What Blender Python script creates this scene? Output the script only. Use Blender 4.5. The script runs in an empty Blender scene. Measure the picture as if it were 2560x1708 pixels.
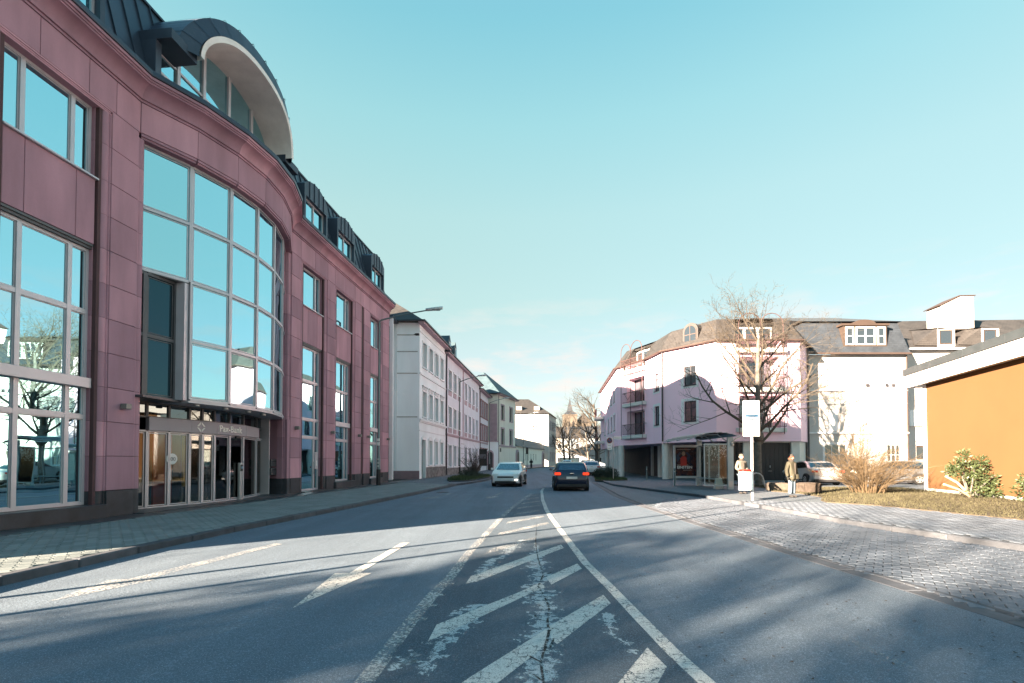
import bpy, bmesh, math, random
from mathutils import Vector, Matrix
R = math.radians
random.seed(11)
scene = bpy.context.scene
COL = scene.collection

# ---------------------------------------------------------------- camera
cam_d = bpy.data.cameras.new('camera')
cam = bpy.data.objects.new('camera', cam_d); COL.objects.link(cam)
cam_d.sensor_width = 36.0
cam_d.lens = 17.016
cam_d.shift_y = 0.1055
cam_d.clip_start = 0.1
cam_d.clip_end = 2000
cam.location = (0, 0, 1.55)
cam.rotation_euler = (R(91.3), 0, 0)
scene.camera = cam

# ---------------------------------------------------------------- sun and sky
SUN_EL, SUN_TO = R(15.5), Vector((0.772, 0.636))      # SUN_TO: where shadows point
sun_d = bpy.data.lights.new('sun', 'SUN')
sun_d.energy = 5.0
sun_d.angle = R(0.55)
sun_d.color = (1.0, 0.77, 0.56)
sun = bpy.data.objects.new('sun', sun_d); COL.objects.link(sun)
sun.location = (-40, -40, 40)
tr = Vector((SUN_TO.x * math.cos(SUN_EL), SUN_TO.y * math.cos(SUN_EL), -math.sin(SUN_EL)))
sun.rotation_euler = tr.to_track_quat('-Z', 'Y').to_euler()

world = bpy.data.worlds.new('World'); scene.world = world
world.use_nodes = True
nt = world.node_tree; nt.nodes.clear()
def wn(t): return nt.nodes.new(t)
sky = wn('ShaderNodeTexSky'); sky.sky_type = 'NISHITA'; sky.sun_disc = False
sky.sun_elevation = SUN_EL; sky.sun_rotation = math.atan2(-SUN_TO.x, -SUN_TO.y)
sky.altitude = 100; sky.air_density = 1.0; sky.dust_density = 0.7; sky.ozone_density = 1.5
tc = wn('ShaderNodeTexCoord'); sep = wn('ShaderNodeSeparateXYZ')
nt.links.new(tc.outputs['Generated'], sep.inputs[0])
ramp = wn('ShaderNodeValToRGB')                       # clear winter air: pale at the horizon, greenish blue above, the same all round
SKY = [(0.0, (.63, .58, .48)), (0.187, (.51, .58, .49)), (0.30, (.44, .61, .48)), (0.45, (.41, .64, .55)), (0.575, (.31, .62, .59)), (0.68, (.20, .54, .58)), (1.0, (.06, .30, .60))]
for p_, c_ in SKY[1:-1]: ramp.color_ramp.elements.new(p_)
for e_, (p_, c_) in zip(ramp.color_ramp.elements, SKY): e_.position = p_; e_.color = c_ + (1,)
nt.links.new(sep.outputs[2], ramp.inputs[0])
gain = wn('ShaderNodeVectorMath'); gain.operation = 'SCALE'; gain.inputs['Scale'].default_value = 2.2
nt.links.new(ramp.outputs[0], gain.inputs[0])
mul = wn('ShaderNodeMix'); mul.data_type = 'RGBA'; mul.inputs[0].default_value = 0.82
nt.links.new(sky.outputs[0], mul.inputs[6]); nt.links.new(gain.outputs[0], mul.inputs[7])
# thin clouds low in the sky all round
cmap = wn('ShaderNodeMapping'); cmap.inputs['Scale'].default_value = (5.0, 5.0, 22.0)
nt.links.new(tc.outputs['Generated'], cmap.inputs[0])
cn = wn('ShaderNodeTexNoise'); cn.inputs['Scale'].default_value = 1.0; cn.inputs['Detail'].default_value = 6; cn.inputs['Roughness'].default_value = 0.6
nt.links.new(cmap.outputs[0], cn.inputs['Vector'])
cr = wn('ShaderNodeValToRGB'); cr.color_ramp.elements[0].position = 0.52; cr.color_ramp.elements[1].position = 0.68
nt.links.new(cn.outputs[0], cr.inputs[0])
band = wn('ShaderNodeValToRGB')
e = band.color_ramp.elements
e[0].position = 0.05; e[0].color = (0, 0, 0, 1); e[1].position = 0.34; e[1].color = (0, 0, 0, 1)
b = band.color_ramp.elements.new(0.17); b.color = (1, 1, 1, 1)
nt.links.new(sep.outputs[2], band.inputs[0])
cm = wn('ShaderNodeMath'); cm.operation = 'MULTIPLY'
nt.links.new(cr.outputs[0], cm.inputs[0]); nt.links.new(band.outputs[0], cm.inputs[1])
cm2 = wn('ShaderNodeMath'); cm2.operation = 'MULTIPLY'; cm2.inputs[1].default_value = 0.8
nt.links.new(cm.outputs[0], cm2.inputs[0])
cmix = wn('ShaderNodeMix'); cmix.data_type = 'RGBA'
nt.links.new(cm2.outputs[0], cmix.inputs[0]); nt.links.new(mul.outputs[2], cmix.inputs[6])
cmix.inputs[7].default_value = (2.05, 1.75, 1.62, 1)
bg = wn('ShaderNodeBackground'); bg.inputs[1].default_value = 0.05
nt.links.new(cmix.outputs[2], bg.inputs[0])
wo = wn('ShaderNodeOutputWorld'); nt.links.new(bg.outputs[0], wo.inputs[0])

vs = scene.view_settings
vs.view_transform = 'Standard'; vs.look = 'None'; vs.gamma = 1.0; vs.exposure = 3.42
vs.use_curve_mapping = False
scene.cycles.use_denoising = True
scene.cycles.max_bounces = 6; scene.cycles.diffuse_bounces = 3; scene.cycles.glossy_bounces = 4
scene.cycles.transparent_max_bounces = 16; scene.cycles.caustics_reflective = False; scene.cycles.caustics_refractive = False

# ---------------------------------------------------------------- materials
MATS = {}
def node_mat(name):
    m = bpy.data.materials.new(name); m.use_nodes = True
    n = m.node_tree; n.nodes.clear()
    out = n.nodes.new('ShaderNodeOutputMaterial')
    return m, n, out
def noise(n, vec, scale, detail=4, rough=0.55):
    t = n.nodes.new('ShaderNodeTexNoise'); t.inputs['Scale'].default_value = scale
    t.inputs['Detail'].default_value = detail; t.inputs['Roughness'].default_value = rough
    n.links.new(vec, t.inputs['Vector']); return t.outputs[0]
def ramp2(n, fac, p0, p1, c0=(0, 0, 0, 1), c1=(1, 1, 1, 1)):
    r = n.nodes.new('ShaderNodeValToRGB')
    r.color_ramp.elements[0].position = p0; r.color_ramp.elements[1].position = p1
    r.color_ramp.elements[0].color = c0; r.color_ramp.elements[1].color = c1
    n.links.new(fac, r.inputs[0]); return r.outputs[0]
def mixc(n, fac, a, b, mode='MIX'):
    m = n.nodes.new('ShaderNodeMix'); m.data_type = 'RGBA'; m.blend_type = mode
    for s, v in ((m.inputs[0], fac), (m.inputs[6], a), (m.inputs[7], b)):
        if hasattr(v, 'links'): n.links.new(v, s)
        elif isinstance(v, (int, float)): s.default_value = v
        else: s.default_value = tuple(v) + ((1,) if len(v) == 3 else ())
    return m.outputs[2]
def math1(n, op, a, b=0.0):
    m = n.nodes.new('ShaderNodeMath'); m.operation = op
    for s, v in ((m.inputs[0], a), (m.inputs[1], b)):
        if hasattr(v, 'links'): n.links.new(v, s)
        else: s.default_value = v
    return m.outputs[0]
def pos(n):
    return n.nodes.new('ShaderNodeNewGeometry').outputs['Position']
def mapped(n, vec, scale):
    m = n.nodes.new('ShaderNodeMapping'); m.inputs['Scale'].default_value = scale
    n.links.new(vec, m.inputs[0]); return m.outputs[0]
def bsdf(n, out, col, rough=0.7, metal=0.0, spec=0.5, bump=None, bstr=0.2, bdist=0.01):
    p = n.nodes.new('ShaderNodeBsdfPrincipled')
    if hasattr(col, 'links'): n.links.new(col, p.inputs['Base Color'])
    else: p.inputs['Base Color'].default_value = tuple(col) + (1,)
    if hasattr(rough, 'links'): n.links.new(rough, p.inputs['Roughness'])
    else: p.inputs['Roughness'].default_value = rough
    p.inputs['Metallic'].default_value = metal
    p.inputs['Specular IOR Level'].default_value = spec
    if bump is not None:
        b = n.nodes.new('ShaderNodeBump'); b.inputs['Strength'].default_value = bstr; b.inputs['Distance'].default_value = bdist
        n.links.new(bump, b.inputs['Height']); n.links.new(b.outputs[0], p.inputs['Normal'])
    if out is not None: n.links.new(p.outputs[0], out.inputs[0])
    return p
def M(name, col, rough=0.7, metal=0.0, var=0.12, scale=2.0, fine=40.0, bump=0.15, bdist=0.004, spec=0.4, rnd=0.0, streak=False):
    """plain procedural surface: two noises on position, optional per-object variation"""
    if name in MATS: return MATS[name]
    m, n, out = node_mat(name)
    p = pos(n)
    big = noise(n, mapped(n, p, (1, 1, 0.25)) if streak else p, scale, 5)
    fn = noise(n, p, fine, 3)
    c = mixc(n, ramp2(n, big, 0.3, 0.7), [v * (1 - var) for v in col], [min(1, v * (1 + var)) for v in col])
    c = mixc(n, math1(n, 'MULTIPLY', ramp2(n, fn, 0.35, 0.7), var * 0.9), c, [v * 0.55 for v in col])
    if rnd:
        oi = n.nodes.new('ShaderNodeObjectInfo')
        c = mixc(n, 1.0, c, ramp2(n, oi.outputs['Random'], 0, 1, (1 - rnd, 1 - rnd, 1 - rnd * .8, 1), (1 + rnd, 1 + rnd * .85, 1 + rnd * .85, 1)), 'MULTIPLY')
    bsdf(n, out, c, rough, metal, spec, fn if bump else None, bump, bdist)
    MATS[name] = m; return m
def emis(name, col, s):
    m, n, out = node_mat(name)
    e_ = n.nodes.new('ShaderNodeEmission'); e_.inputs[0].default_value = tuple(col) + (1,); e_.inputs[1].default_value = s
    n.links.new(e_.outputs[0], out.inputs[0]); MATS[name] = m; return m
def glass_mirror(name, base, tint, lo, hi, wav=0.003, tilt=0.02):
    """window glass: dark room behind, sky and street reflected in it"""
    m, n, out = node_mat(name)
    p = pos(n)
    w = noise(n, p, 0.9, 1)
    bm_ = n.nodes.new('ShaderNodeBump'); bm_.inputs['Strength'].default_value = 1.0; bm_.inputs['Distance'].default_value = wav
    n.links.new(w, bm_.inputs['Height'])
    oi = n.nodes.new('ShaderNodeObjectInfo')                 # every pane sits a hair out of plane
    cx = n.nodes.new('ShaderNodeCombineXYZ')
    for k_, f_ in enumerate((7.31, 13.7, 23.9)):
        n.links.new(math1(n, 'MULTIPLY', math1(n, 'SUBTRACT', math1(n, 'FRACT', math1(n, 'MULTIPLY', oi.outputs['Random'], f_)), 0.5), tilt), cx.inputs[k_])
    va = n.nodes.new('ShaderNodeVectorMath'); va.operation = 'ADD'
    n.links.new(bm_.outputs[0], va.inputs[0]); n.links.new(cx.outputs[0], va.inputs[1])
    vn = n.nodes.new('ShaderNodeVectorMath'); vn.operation = 'NORMALIZE'; n.links.new(va.outputs[0], vn.inputs[0])
    d = n.nodes.new('ShaderNodeBsdfDiffuse'); d.inputs[0].default_value = tuple(base) + (1,)
    g = n.nodes.new('ShaderNodeBsdfGlossy'); g.inputs[0].default_value = tuple(tint) + (1,); g.inputs['Roughness'].default_value = 0.012
    n.links.new(vn.outputs[0], g.inputs['Normal'])
    lw = n.nodes.new('ShaderNodeLayerWeight'); lw.inputs[0].default_value = 0.5
    f = ramp2(n, lw.outputs['Facing'], 0.0, 1.0, (lo, lo, lo, 1), (hi, hi, hi, 1))
    mx = n.nodes.new('ShaderNodeMixShader')
    n.links.new(f, mx.inputs[0]); n.links.new(d.outputs[0], mx.inputs[1]); n.links.new(g.outputs[0], mx.inputs[2])
    n.links.new(mx.outputs[0], out.inputs[0]); MATS[name] = m; return m
def glass_clear(name, tint=(0.86, 0.93, 0.93), refl=0.1):
    m, n, out = node_mat(name)
    t = n.nodes.new('ShaderNodeBsdfTransparent'); t.inputs[0].default_value = tuple(tint) + (1,)
    g = n.nodes.new('ShaderNodeBsdfGlossy'); g.inputs['Roughness'].default_value = 0.02
    fr = n.nodes.new('ShaderNodeFresnel'); fr.inputs[0].default_value = 1.5
    f = math1(n, 'ADD', fr.outputs[0], refl)
    mx = n.nodes.new('ShaderNodeMixShader')
    n.links.new(f, mx.inputs[0]); n.links.new(t.outputs[0], mx.inputs[1]); n.links.new(g.outputs[0], mx.inputs[2])
    n.links.new(mx.outputs[0], out.inputs[0]); MATS[name] = m; return m
def slate(name, c0, c1, row=0.16, wid=0.28, axis='xz'):
    m, n, out = node_mat(name)
    tcn = n.nodes.new('ShaderNodeTexCoord')
    br = n.nodes.new('ShaderNodeTexBrick')
    br.inputs['Scale'].default_value = 1.0; br.inputs['Brick Width'].default_value = wid; br.inputs['Row Height'].default_value = row
    br.inputs['Mortar Size'].default_value = 0.012; br.inputs['Bias'].default_value = 0.0
    br.inputs['Color1'].default_value = tuple(c0) + (1,); br.inputs['Color2'].default_value = tuple(c1) + (1,)
    br.inputs['Mortar'].default_value = tuple(v * 0.4 for v in c0) + (1,)
    n.links.new(tcn.outputs['UV'], br.inputs['Vector'])
    ns = noise(n, pos(n), 1.3, 5)
    c = mixc(n, ramp2(n, ns, 0.35, 0.7), br.outputs[0], mixc(n, 0.5, br.outputs[0], [min(1, v * 1.6) for v in c1]))
    bsdf(n, out, c, 0.6, 0, 0.4, br.outputs[1], 0.5, 0.02); MATS[name] = m; return m

# ---------------------------------------------------------------- mesh helpers
class MB:
    """collects simple shapes; build() links them as ONE mesh object"""
    def __init__(s): s.v = []; s.f = []; s.uv = None
    def quad(s, *pts):
        i = len(s.v); s.v += [tuple(p) for p in pts]; s.f.append(tuple(range(i, i + len(pts)))); return s
    def box(s, x0, x1, y0, y1, z0, z1):
        i = len(s.v)
        s.v += [(x, y, z) for z in (z0, z1) for y in (y0, y1) for x in (x0, x1)]
        s.f += [tuple(i + k for k in q) for q in ((0, 2, 3, 1), (4, 5, 7, 6), (0, 1, 5, 4), (2, 6, 7, 3), (0, 4, 6, 2), (1, 3, 7, 5))]; return s
    def cbox(s, x0, x1, y0, y1, z0, z1, b=0.01):
        """box with chamfered edges"""
        i = len(s.v); bm = bmesh.new()
        vs_ = [bm.verts.new((x, y, z)) for z in (z0, z1) for y in (y0, y1) for x in (x0, x1)]
        for q in ((0, 2, 3, 1), (4, 5, 7, 6), (0, 1, 5, 4), (2, 6, 7, 3), (0, 4, 6, 2), (1, 3, 7, 5)): bm.faces.new([vs_[k] for k in q])
        bmesh.ops.bevel(bm, geom=list(bm.edges), offset=b, segments=1, affect='EDGES')
        bm.verts.index_update()
        s.v += [tuple(v.co) for v in bm.verts]; s.f += [tuple(i + v.index for v in f.verts) for f in bm.faces]; bm.free(); return s
    def prism(s, poly, z0, z1):
        i = len(s.v); n = len(poly)
        s.v += [(p[0], p[1], z0) for p in poly] + [(p[0], p[1], z1) for p in poly]
        s.f += [tuple(i + n + k for k in range(n)), tuple(i + n - 1 - k for k in range(n))]
        s.f += [(i + k, i + (k + 1) % n, i + n + (k + 1) % n, i + n + k) for k in range(n)]; return s
    def extr_y(s, poly, y0, y1):
        """polygon in x,z extruded along y"""
        i = len(s.v); n = len(poly)
        s.v += [(p[0], y0, p[1]) for p in poly] + [(p[0], y1, p[1]) for p in poly]
        s.f += [tuple(i + k for k in range(n)), tuple(i + 2 * n - 1 - k for k in range(n))]
        s.f += [(i + (k + 1) % n, i + k, i + n + k, i + n + (k + 1) % n) for k in range(n)]; return s
    def sheet(s, poly, z):
        i = len(s.v); s.v += [(p[0], p[1], z) for p in poly]; s.f.append(tuple(range(i, i + len(poly)))); return s
    def tube(s, path, rad, n=8, cap=True):
        path = [Vector(p) for p in path]
        if not hasattr(rad, '__len__'): rad = [rad] * len(path)
        i0 = len(s.v); side = None
        for k, p in enumerate(path):
            a = path[max(k - 1, 0)]; c = path[min(k + 1, len(path) - 1)]
            t = (c - a)
            t = t.normalized() if t.length > 1e-9 else Vector((0, 0, 1))
            ref = side if side is not None else (Vector((1, 0, 0)) if abs(t.x) < 0.9 else Vector((0, 1, 0)))
            side = (ref - t * ref.dot(t))
            side = side.normalized() if side.length > 1e-6 else t.orthogonal().normalized()
            up = t.cross(side)
            for j in range(n):
                an = 2 * math.pi * j / n
                q = p + (side * math.cos(an) + up * math.sin(an)) * rad[k]; s.v.append(tuple(q))
        for k in range(len(path) - 1):
            for j in range(n):
                s.f.append((i0 + k * n + j, i0 + k * n + (j + 1) % n, i0 + (k + 1) * n + (j + 1) % n, i0 + (k + 1) * n + j))
        if cap:
            s.f.append(tuple(i0 + n - 1 - j for j in range(n))); s.f.append(tuple(i0 + (len(path) - 1) * n + j for j in range(n)))
        return s
    def lathe(s, prof, n=16, cx=0, cy=0):
        i0 = len(s.v)
        for r, z in prof:
            for j in range(n):
                an = 2 * math.pi * j / n; s.v.append((cx + r * math.cos(an), cy + r * math.sin(an), z))
        for k in range(len(prof) - 1):
            for j in range(n):
                s.f.append((i0 + k * n + j, i0 + k * n + (j + 1) % n, i0 + (k + 1) * n + (j + 1) % n, i0 + (k + 1) * n + j))
        s.f.append(tuple(i0 + n - 1 - j for j in range(n))); s.f.append(tuple(i0 + (len(prof) - 1) * n + j for j in range(n))); return s
    def join(s, o):
        i = len(s.v); s.v += o.v; s.f += [tuple(i + k for k in f) for f in o.f]; return s
    def xf(s, mtx, start=0):
        for k in range(start, len(s.v)): s.v[k] = tuple(mtx @ Vector(s.v[k]))
        return s
    def mesh(s, name, mat, smooth=False, uv=None):
        me = bpy.data.meshes.new(name); me.from_pydata(s.v, [], s.f); me.materials.append(mat)
        if uv:
            lay = me.uv_layers.new()
            for poly in me.polygons:
                nn = poly.normal
                for li in poly.loop_indices:
                    co = me.vertices[me.loops[li].vertex_index].co
                    h = math.hypot(nn.x, nn.y)
                    if h < 0.05: lay.data[li].uv = (co.x, co.y)
                    else:
                        t = Vector((-nn.y / h, nn.x / h, 0)); b_ = nn.cross(t)
                        lay.data[li].uv = (co.dot(t), co.dot(b_))
        if smooth:
            for p in me.polygons: p.use_smooth = True
            if smooth != 'all': me.set_sharp_from_angle(angle=R(35))
        me.update(); return me
    def build(s, name, mat, parent=None, loc=(0, 0, 0), rz=0, smooth=False, uv=None):
        return link(name, s.mesh(name, mat, smooth, uv), parent, loc, rz)
def link(name, me, parent=None, loc=(0, 0, 0), rz=0):
    o = bpy.data.objects.new(name, me); COL.objects.link(o)
    o.location = loc; o.rotation_euler = (0, 0, rz)
    if parent is not None: o.parent = parent
    return o
def tag(o, label=None, cat=None, group=None, kind=None):
    for k, v in (('label', label), ('category', cat), ('group', group), ('kind', kind)):
        if v: o[k] = v
    return o
def thing(name, label, cat, loc=(0, 0, 0), rz=0, group=None):
    return tag(link(name, None, None, loc, rz), label, cat, group)
def copy_tree(o, parent=None):
    c = o.copy(); COL.objects.link(c); c.parent = parent
    for ch in o.children:
        copy_tree(ch, c)
    return c
CACHE = {}
def cached(key, fn):
    if key not in CACHE: CACHE[key] = fn()
    return CACHE[key]
class Face:
    """one wall plane of a building: p0 is its left end seen from outside, x runs along it, y inward, z up"""
    def __init__(s, root, p0, p1):
        s.root = root; s.p0 = Vector(p0); d = Vector(p1) - Vector(p0)
        s.L = d.length; s.ang = math.atan2(d.y, d.x); s.d = d.normalized(); s.n = Vector((-s.d.y, s.d.x))
    def at(s, x, y=0):
        q = s.p0 + s.d * x + s.n * y - Vector(s.root.location[:2]); return q
    def put(s, name, me, x=0, y=0, z=0, parent=None):
        q = s.at(x, y)
        o = link(name, me, s.root if parent is None else parent, (q.x, q.y, z - s.root.location.z), s.ang); return o
    def mb(s, name, mb, mat, x=0, y=0, z=0, smooth=False, uv=None):
        return s.put(name, mb.mesh(name, mat, smooth, uv), x, y, z)
def holes(L, H, ops, z0=0.0, x0=0.0, depth=0.2):
    """wall face x0..L, z0..H with rectangular openings and their reveals"""
    m = MB()
    xs = sorted({x0, L, *[min(max(o[0], x0), L) for o in ops], *[min(max(o[1], x0), L) for o in ops]})
    for a, b_ in zip(xs, xs[1:]):
        if b_ - a < 1e-6: continue
        mid = (a + b_) / 2
        cuts = sorted([(o[2], o[3]) for o in ops if o[0] < mid < o[1]])
        z = z0
        for c0, c1 in cuts:
            if c0 > z + 1e-6: m.quad((a, 0, z), (b_, 0, z), (b_, 0, c0), (a, 0, c0))
            z = max(z, c1)
        if z < H - 1e-6: m.quad((a, 0, z), (b_, 0, z), (b_, 0, H), (a, 0, H))
    for o in ops:
        a, b_, c0, c1 = o[:4]; d = depth
        m.quad((a, 0, c0), (a, d, c0), (a, d, c1), (a, 0, c1)); m.quad((b_, 0, c1), (b_, d, c1), (b_, d, c0), (b_, 0, c0))
        m.quad((a, 0, c1), (a, d, c1), (b_, d, c1), (b_, 0, c1)); m.quad((b_, 0, c0), (b_, d, c0), (a, d, c0), (a, 0, c0))
    return m
def frame_mesh(w, h, mat, t=0.07, d=0.06, cols=2, rows=(), key=''):
    def mk():
        m = MB()
        m.box(0, t, 0, d, 0, h); m.box(w - t, w, 0, d, 0, h); m.box(t, w - t, 0.001, d, 0, t); m.box(t, w - t, 0.001, d, h - t, h)
        for k in range(1, cols):
            x = w * k / cols; m.box(x - t * .5, x + t * .5, 0.002, d - .002, t, h - t)
        for r_ in rows: m.box(t, w - t, 0.004, d - .004, h * r_ - t * .3, h * r_ + t * .3)
        return m.mesh('window_frame', mat)
    return cached(('fr', round(w, 2), round(h, 2), mat.name, t, cols, rows, key), mk)
def pane_mesh(w, h, mat, t=0.012):
    return cached(('pn', round(w, 2), round(h, 2), mat.name), lambda: MB().box(0, w, 0, t, 0, h).mesh('pane', mat))
def window(F, x0, x1, z0, z1, fmat, gmat, cols=2, rows=(0.68,), t=0.07, y=0.14, name='window'):
    """frame with a pane behind it, set y into the wall"""
    w, h = x1 - x0, z1 - z0
    o = F.put(name, frame_mesh(w, h, fmat, t, 0.06, cols, rows), x0, y, z0)
    link('pane', pane_mesh(w - t, h - t, gmat), o, (t / 2, 0.03, t / 2))
    return o
def sweep(path, prof, name='sweep'):
    """profile (out, z) swept along an open path of (u, w) points, mitred; returns MB in face coordinates (y = -w)"""
    P_ = [Vector(p) for p in path]; nn = []
    for a, b_ in zip(P_, P_[1:]):
        d = (b_ - a).normalized(); nn.append(Vector((-d.y, d.x)))
    off = []
    for k in range(len(P_)):
        if k == 0: off.append(nn[0])
        elif k == len(P_) - 1: off.append(nn[-1])
        else:
            s_ = nn[k - 1] + nn[k]; off.append(s_ / (1 + nn[k - 1].dot(nn[k])))
    m = MB()
    for k in range(len(P_)):
        for o_, z in prof:
            q = P_[k] + off[k] * o_; m.v.append((q.x, -q.y, z))
    n_ = len(prof)
    for k in range(len(P_) - 1):
        for j in range(n_ - 1):
            m.f.append((k * n_ + j, (k + 1) * n_ + j, (k + 1) * n_ + j + 1, k * n_ + j + 1))
    m.f.append(tuple(range(n_ - 1, -1, -1))); m.f.append(tuple((len(P_) - 1) * n_ + j for j in range(n_)))
    return m
def text_mesh(txt, size, mat, extrude=0.004, align='LEFT', shear=0.0, bold=0.0):
    c = bpy.data.curves.new('lettering', 'FONT'); c.body = txt; c.size = size; c.extrude = extrude; c.align_x = align; c.shear = shear; c.offset = bold
    c.resolution_u = 3
    o = bpy.data.objects.new('lettering', c); COL.objects.link(o)
    dg = bpy.context.evaluated_depsgraph_get(); me = bpy.data.meshes.new_from_object(o.evaluated_get(dg))
    bpy.data.objects.remove(o); me.materials.clear(); me.materials.append(mat)
    me.transform(Matrix.Rotation(R(90), 4, 'X'))       # stands in x,z, reads from -y
    return me
# ---------------------------------------------------------------- the palette
stone = M('red_sandstone', (0.43, 0.235, 0.285), 0.75, var=0.2, scale=1.3, fine=60, bump=0.25, rnd=0.2, streak=True)
stone_dark = M('joint_stone', (0.10, 0.055, 0.06), 0.9)
granite = M('dark_granite', (0.045, 0.05, 0.06), 0.4, var=0.3, scale=3, fine=90, rnd=0.15)
zinc = M('dark_zinc', (0.055, 0.075, 0.105), 0.42, 0.35, var=0.2, scale=1.5, bump=0.08, rnd=0.12, streak=True)
alu = M('grey_aluminium', (0.55, 0.53, 0.57), 0.4, 0.3, var=0.05, bump=0.03)
alu_dark = M('dark_aluminium', (0.10, 0.10, 0.11), 0.4, 0.3)
plaster_soffit = M('pale_soffit', (0.80, 0.79, 0.77), 0.9, var=0.1)
dark_int = M('dark_interior', (0.02, 0.02, 0.022), 0.9)
bank_glass = glass_mirror('mirror_glass', (0.012, 0.02, 0.025), (0.46, 0.84, 0.94), 0.80, 0.97)
transom_glass = glass_mirror('transom_glass', (0.012, 0.012, 0.014), (0.7, 0.8, 0.85), 0.10, 0.5)
recess_glass = glass_mirror('recess_glass', (0.012, 0.014, 0.016), (0.05, 0.11, 0.14), 0.5, 0.9)  # tint darkened to stand for the soffit and cheek it would reflect
door_glass = glass_clear('door_glass', (0.72, 0.74, 0.74), 0.06)
house_glass = glass_mirror('house_glass', (0.02, 0.024, 0.03), (0.7, 0.82, 0.88), 0.16, 0.62)
clear_glass = glass_clear('clear_glass', refl=0.0)
white_plaster = M('white_plaster', (0.86, 0.89, 0.93), 0.9, var=0.07, scale=0.8, streak=True)
white_trim = M('white_trim', (0.78, 0.79, 0.82), 0.8, var=0.05)
lilac_plaster = M('pale_lilac_plaster', (0.70, 0.70, 0.78), 0.9, var=0.07, scale=0.8, streak=True)
mauve_trim = M('mauve_sandstone', (0.46, 0.35, 0.40), 0.85)
cream_plaster = M('cream_plaster', (0.74, 0.73, 0.66), 0.9, var=0.06, streak=True)
pink_plaster = M('pink_plaster', (0.92, 0.66, 0.79), 0.9, var=0.04, scale=0.7, bump=0.1, streak=True)
pale_plaster = M('bright_plaster', (0.50, 0.48, 0.47), 0.9, var=0.05, streak=True)
col_paint = M('cream_concrete', (0.62, 0.64, 0.62), 0.8, var=0.06)
orange_plaster = M('orange_render', (0.135, 0.068, 0.027), 0.85, var=0.05, scale=0.6, fine=80)
slate_blue = slate('blue_slate', (0.020, 0.026, 0.036), (0.030, 0.038, 0.05))
slate_warm = slate('weathered_slate', (0.026, 0.025, 0.026), (0.038, 0.036, 0.036))
slate_teal = slate('green_blue_slate', (0.035, 0.06, 0.08), (0.05, 0.085, 0.105))
pipe_dark = M('dark_pipe', (0.05, 0.05, 0.06), 0.5, 0.3)
pipe_rust = M('red_brown_pipe', (0.055, 0.038, 0.034), 0.6)
wood_white = M('white_window_paint', (0.66, 0.66, 0.66), 0.5, var=0.04, bump=0)
wood_dark = M('dark_window_paint', (0.035, 0.035, 0.045), 0.45, bump=0)
wood_brown = M('brown_wood', (0.05, 0.036, 0.03), 0.6)
rail_pink = M('pink_steel', (0.10, 0.058, 0.058), 0.5, 0.2, bump=0)
concrete = M('concrete', (0.36, 0.36, 0.35), 0.85, var=0.15, scale=3)
steel_paint = M('grey_green_post', (0.17, 0.21, 0.22), 0.5, 0.3, var=0.15)
galv = M('galvanised_steel', (0.45, 0.46, 0.47), 0.4, 0.6, var=0.08)
black_paint = M('black_paint', (0.02, 0.02, 0.022), 0.5)
white_paint = M('white_enamel', (0.72, 0.72, 0.72), 0.4, var=0.03, bump=0)
blue_paint = M('blue_enamel', (0.006, 0.06, 0.13), 0.4, bump=0)
red_paint = M('red_enamel', (0.22, 0.02, 0.014), 0.45, bump=0)
kerb_m = M('kerb_granite', (0.065, 0.075, 0.09), 0.8, var=0.25, scale=4, fine=70, bump=0.4, rnd=0.15)
kerb_light = M('kerb_concrete', (0.09, 0.102, 0.12), 0.85, var=0.2, scale=4, fine=70, bump=0.4, rnd=0.15)
paver_m = M('grey_paver', (0.115, 0.143, 0.178), 0.85, var=0.25, scale=1.2, fine=90, bump=0.4, rnd=0.16)
paver_left = M('greenish_paver', (0.20, 0.235, 0.235), 0.85, var=0.16, scale=1.2, fine=90, bump=0.4, rnd=0.16)
sand = M('joint_sand', (0.05, 0.05, 0.05), 1.0)
bark = M('bark', (0.12, 0.11, 0.10), 0.95, var=0.35, scale=6, fine=30, bump=0.8, bdist=0.02)
twig_m = M('pale_twig', (0.065, 0.055, 0.044), 0.9, var=0.25)
twig_dark = M('dark_twig', (0.055, 0.045, 0.04), 0.95, var=0.3)
twig_gold = M('golden_twig', (0.095, 0.068, 0.038), 0.9, var=0.3)
leaf_m = M('rhododendron_leaf', (0.05, 0.07, 0.03), 0.45, var=0.4, scale=9, bump=0)
evergreen = M('evergreen_needles', (0.04, 0.06, 0.03), 0.8, var=0.4, scale=5, bump=0)
hedge_m = M('hedge_leaf', (0.03, 0.045, 0.03), 0.7, var=0.4, scale=8, bump=0)
grass_m = M('winter_grass', (0.062, 0.058, 0.032), 0.9, var=0.4, scale=3, bump=0)
grass_dark = M('lawn_grass', (0.06, 0.085, 0.035), 0.9, var=0.4, scale=3, bump=0)
soil = M('earth', (0.085, 0.07, 0.05), 1.0, var=0.3, scale=5)
far_ground = M('far_ground', (0.14, 0.14, 0.14), 0.95)

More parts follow.
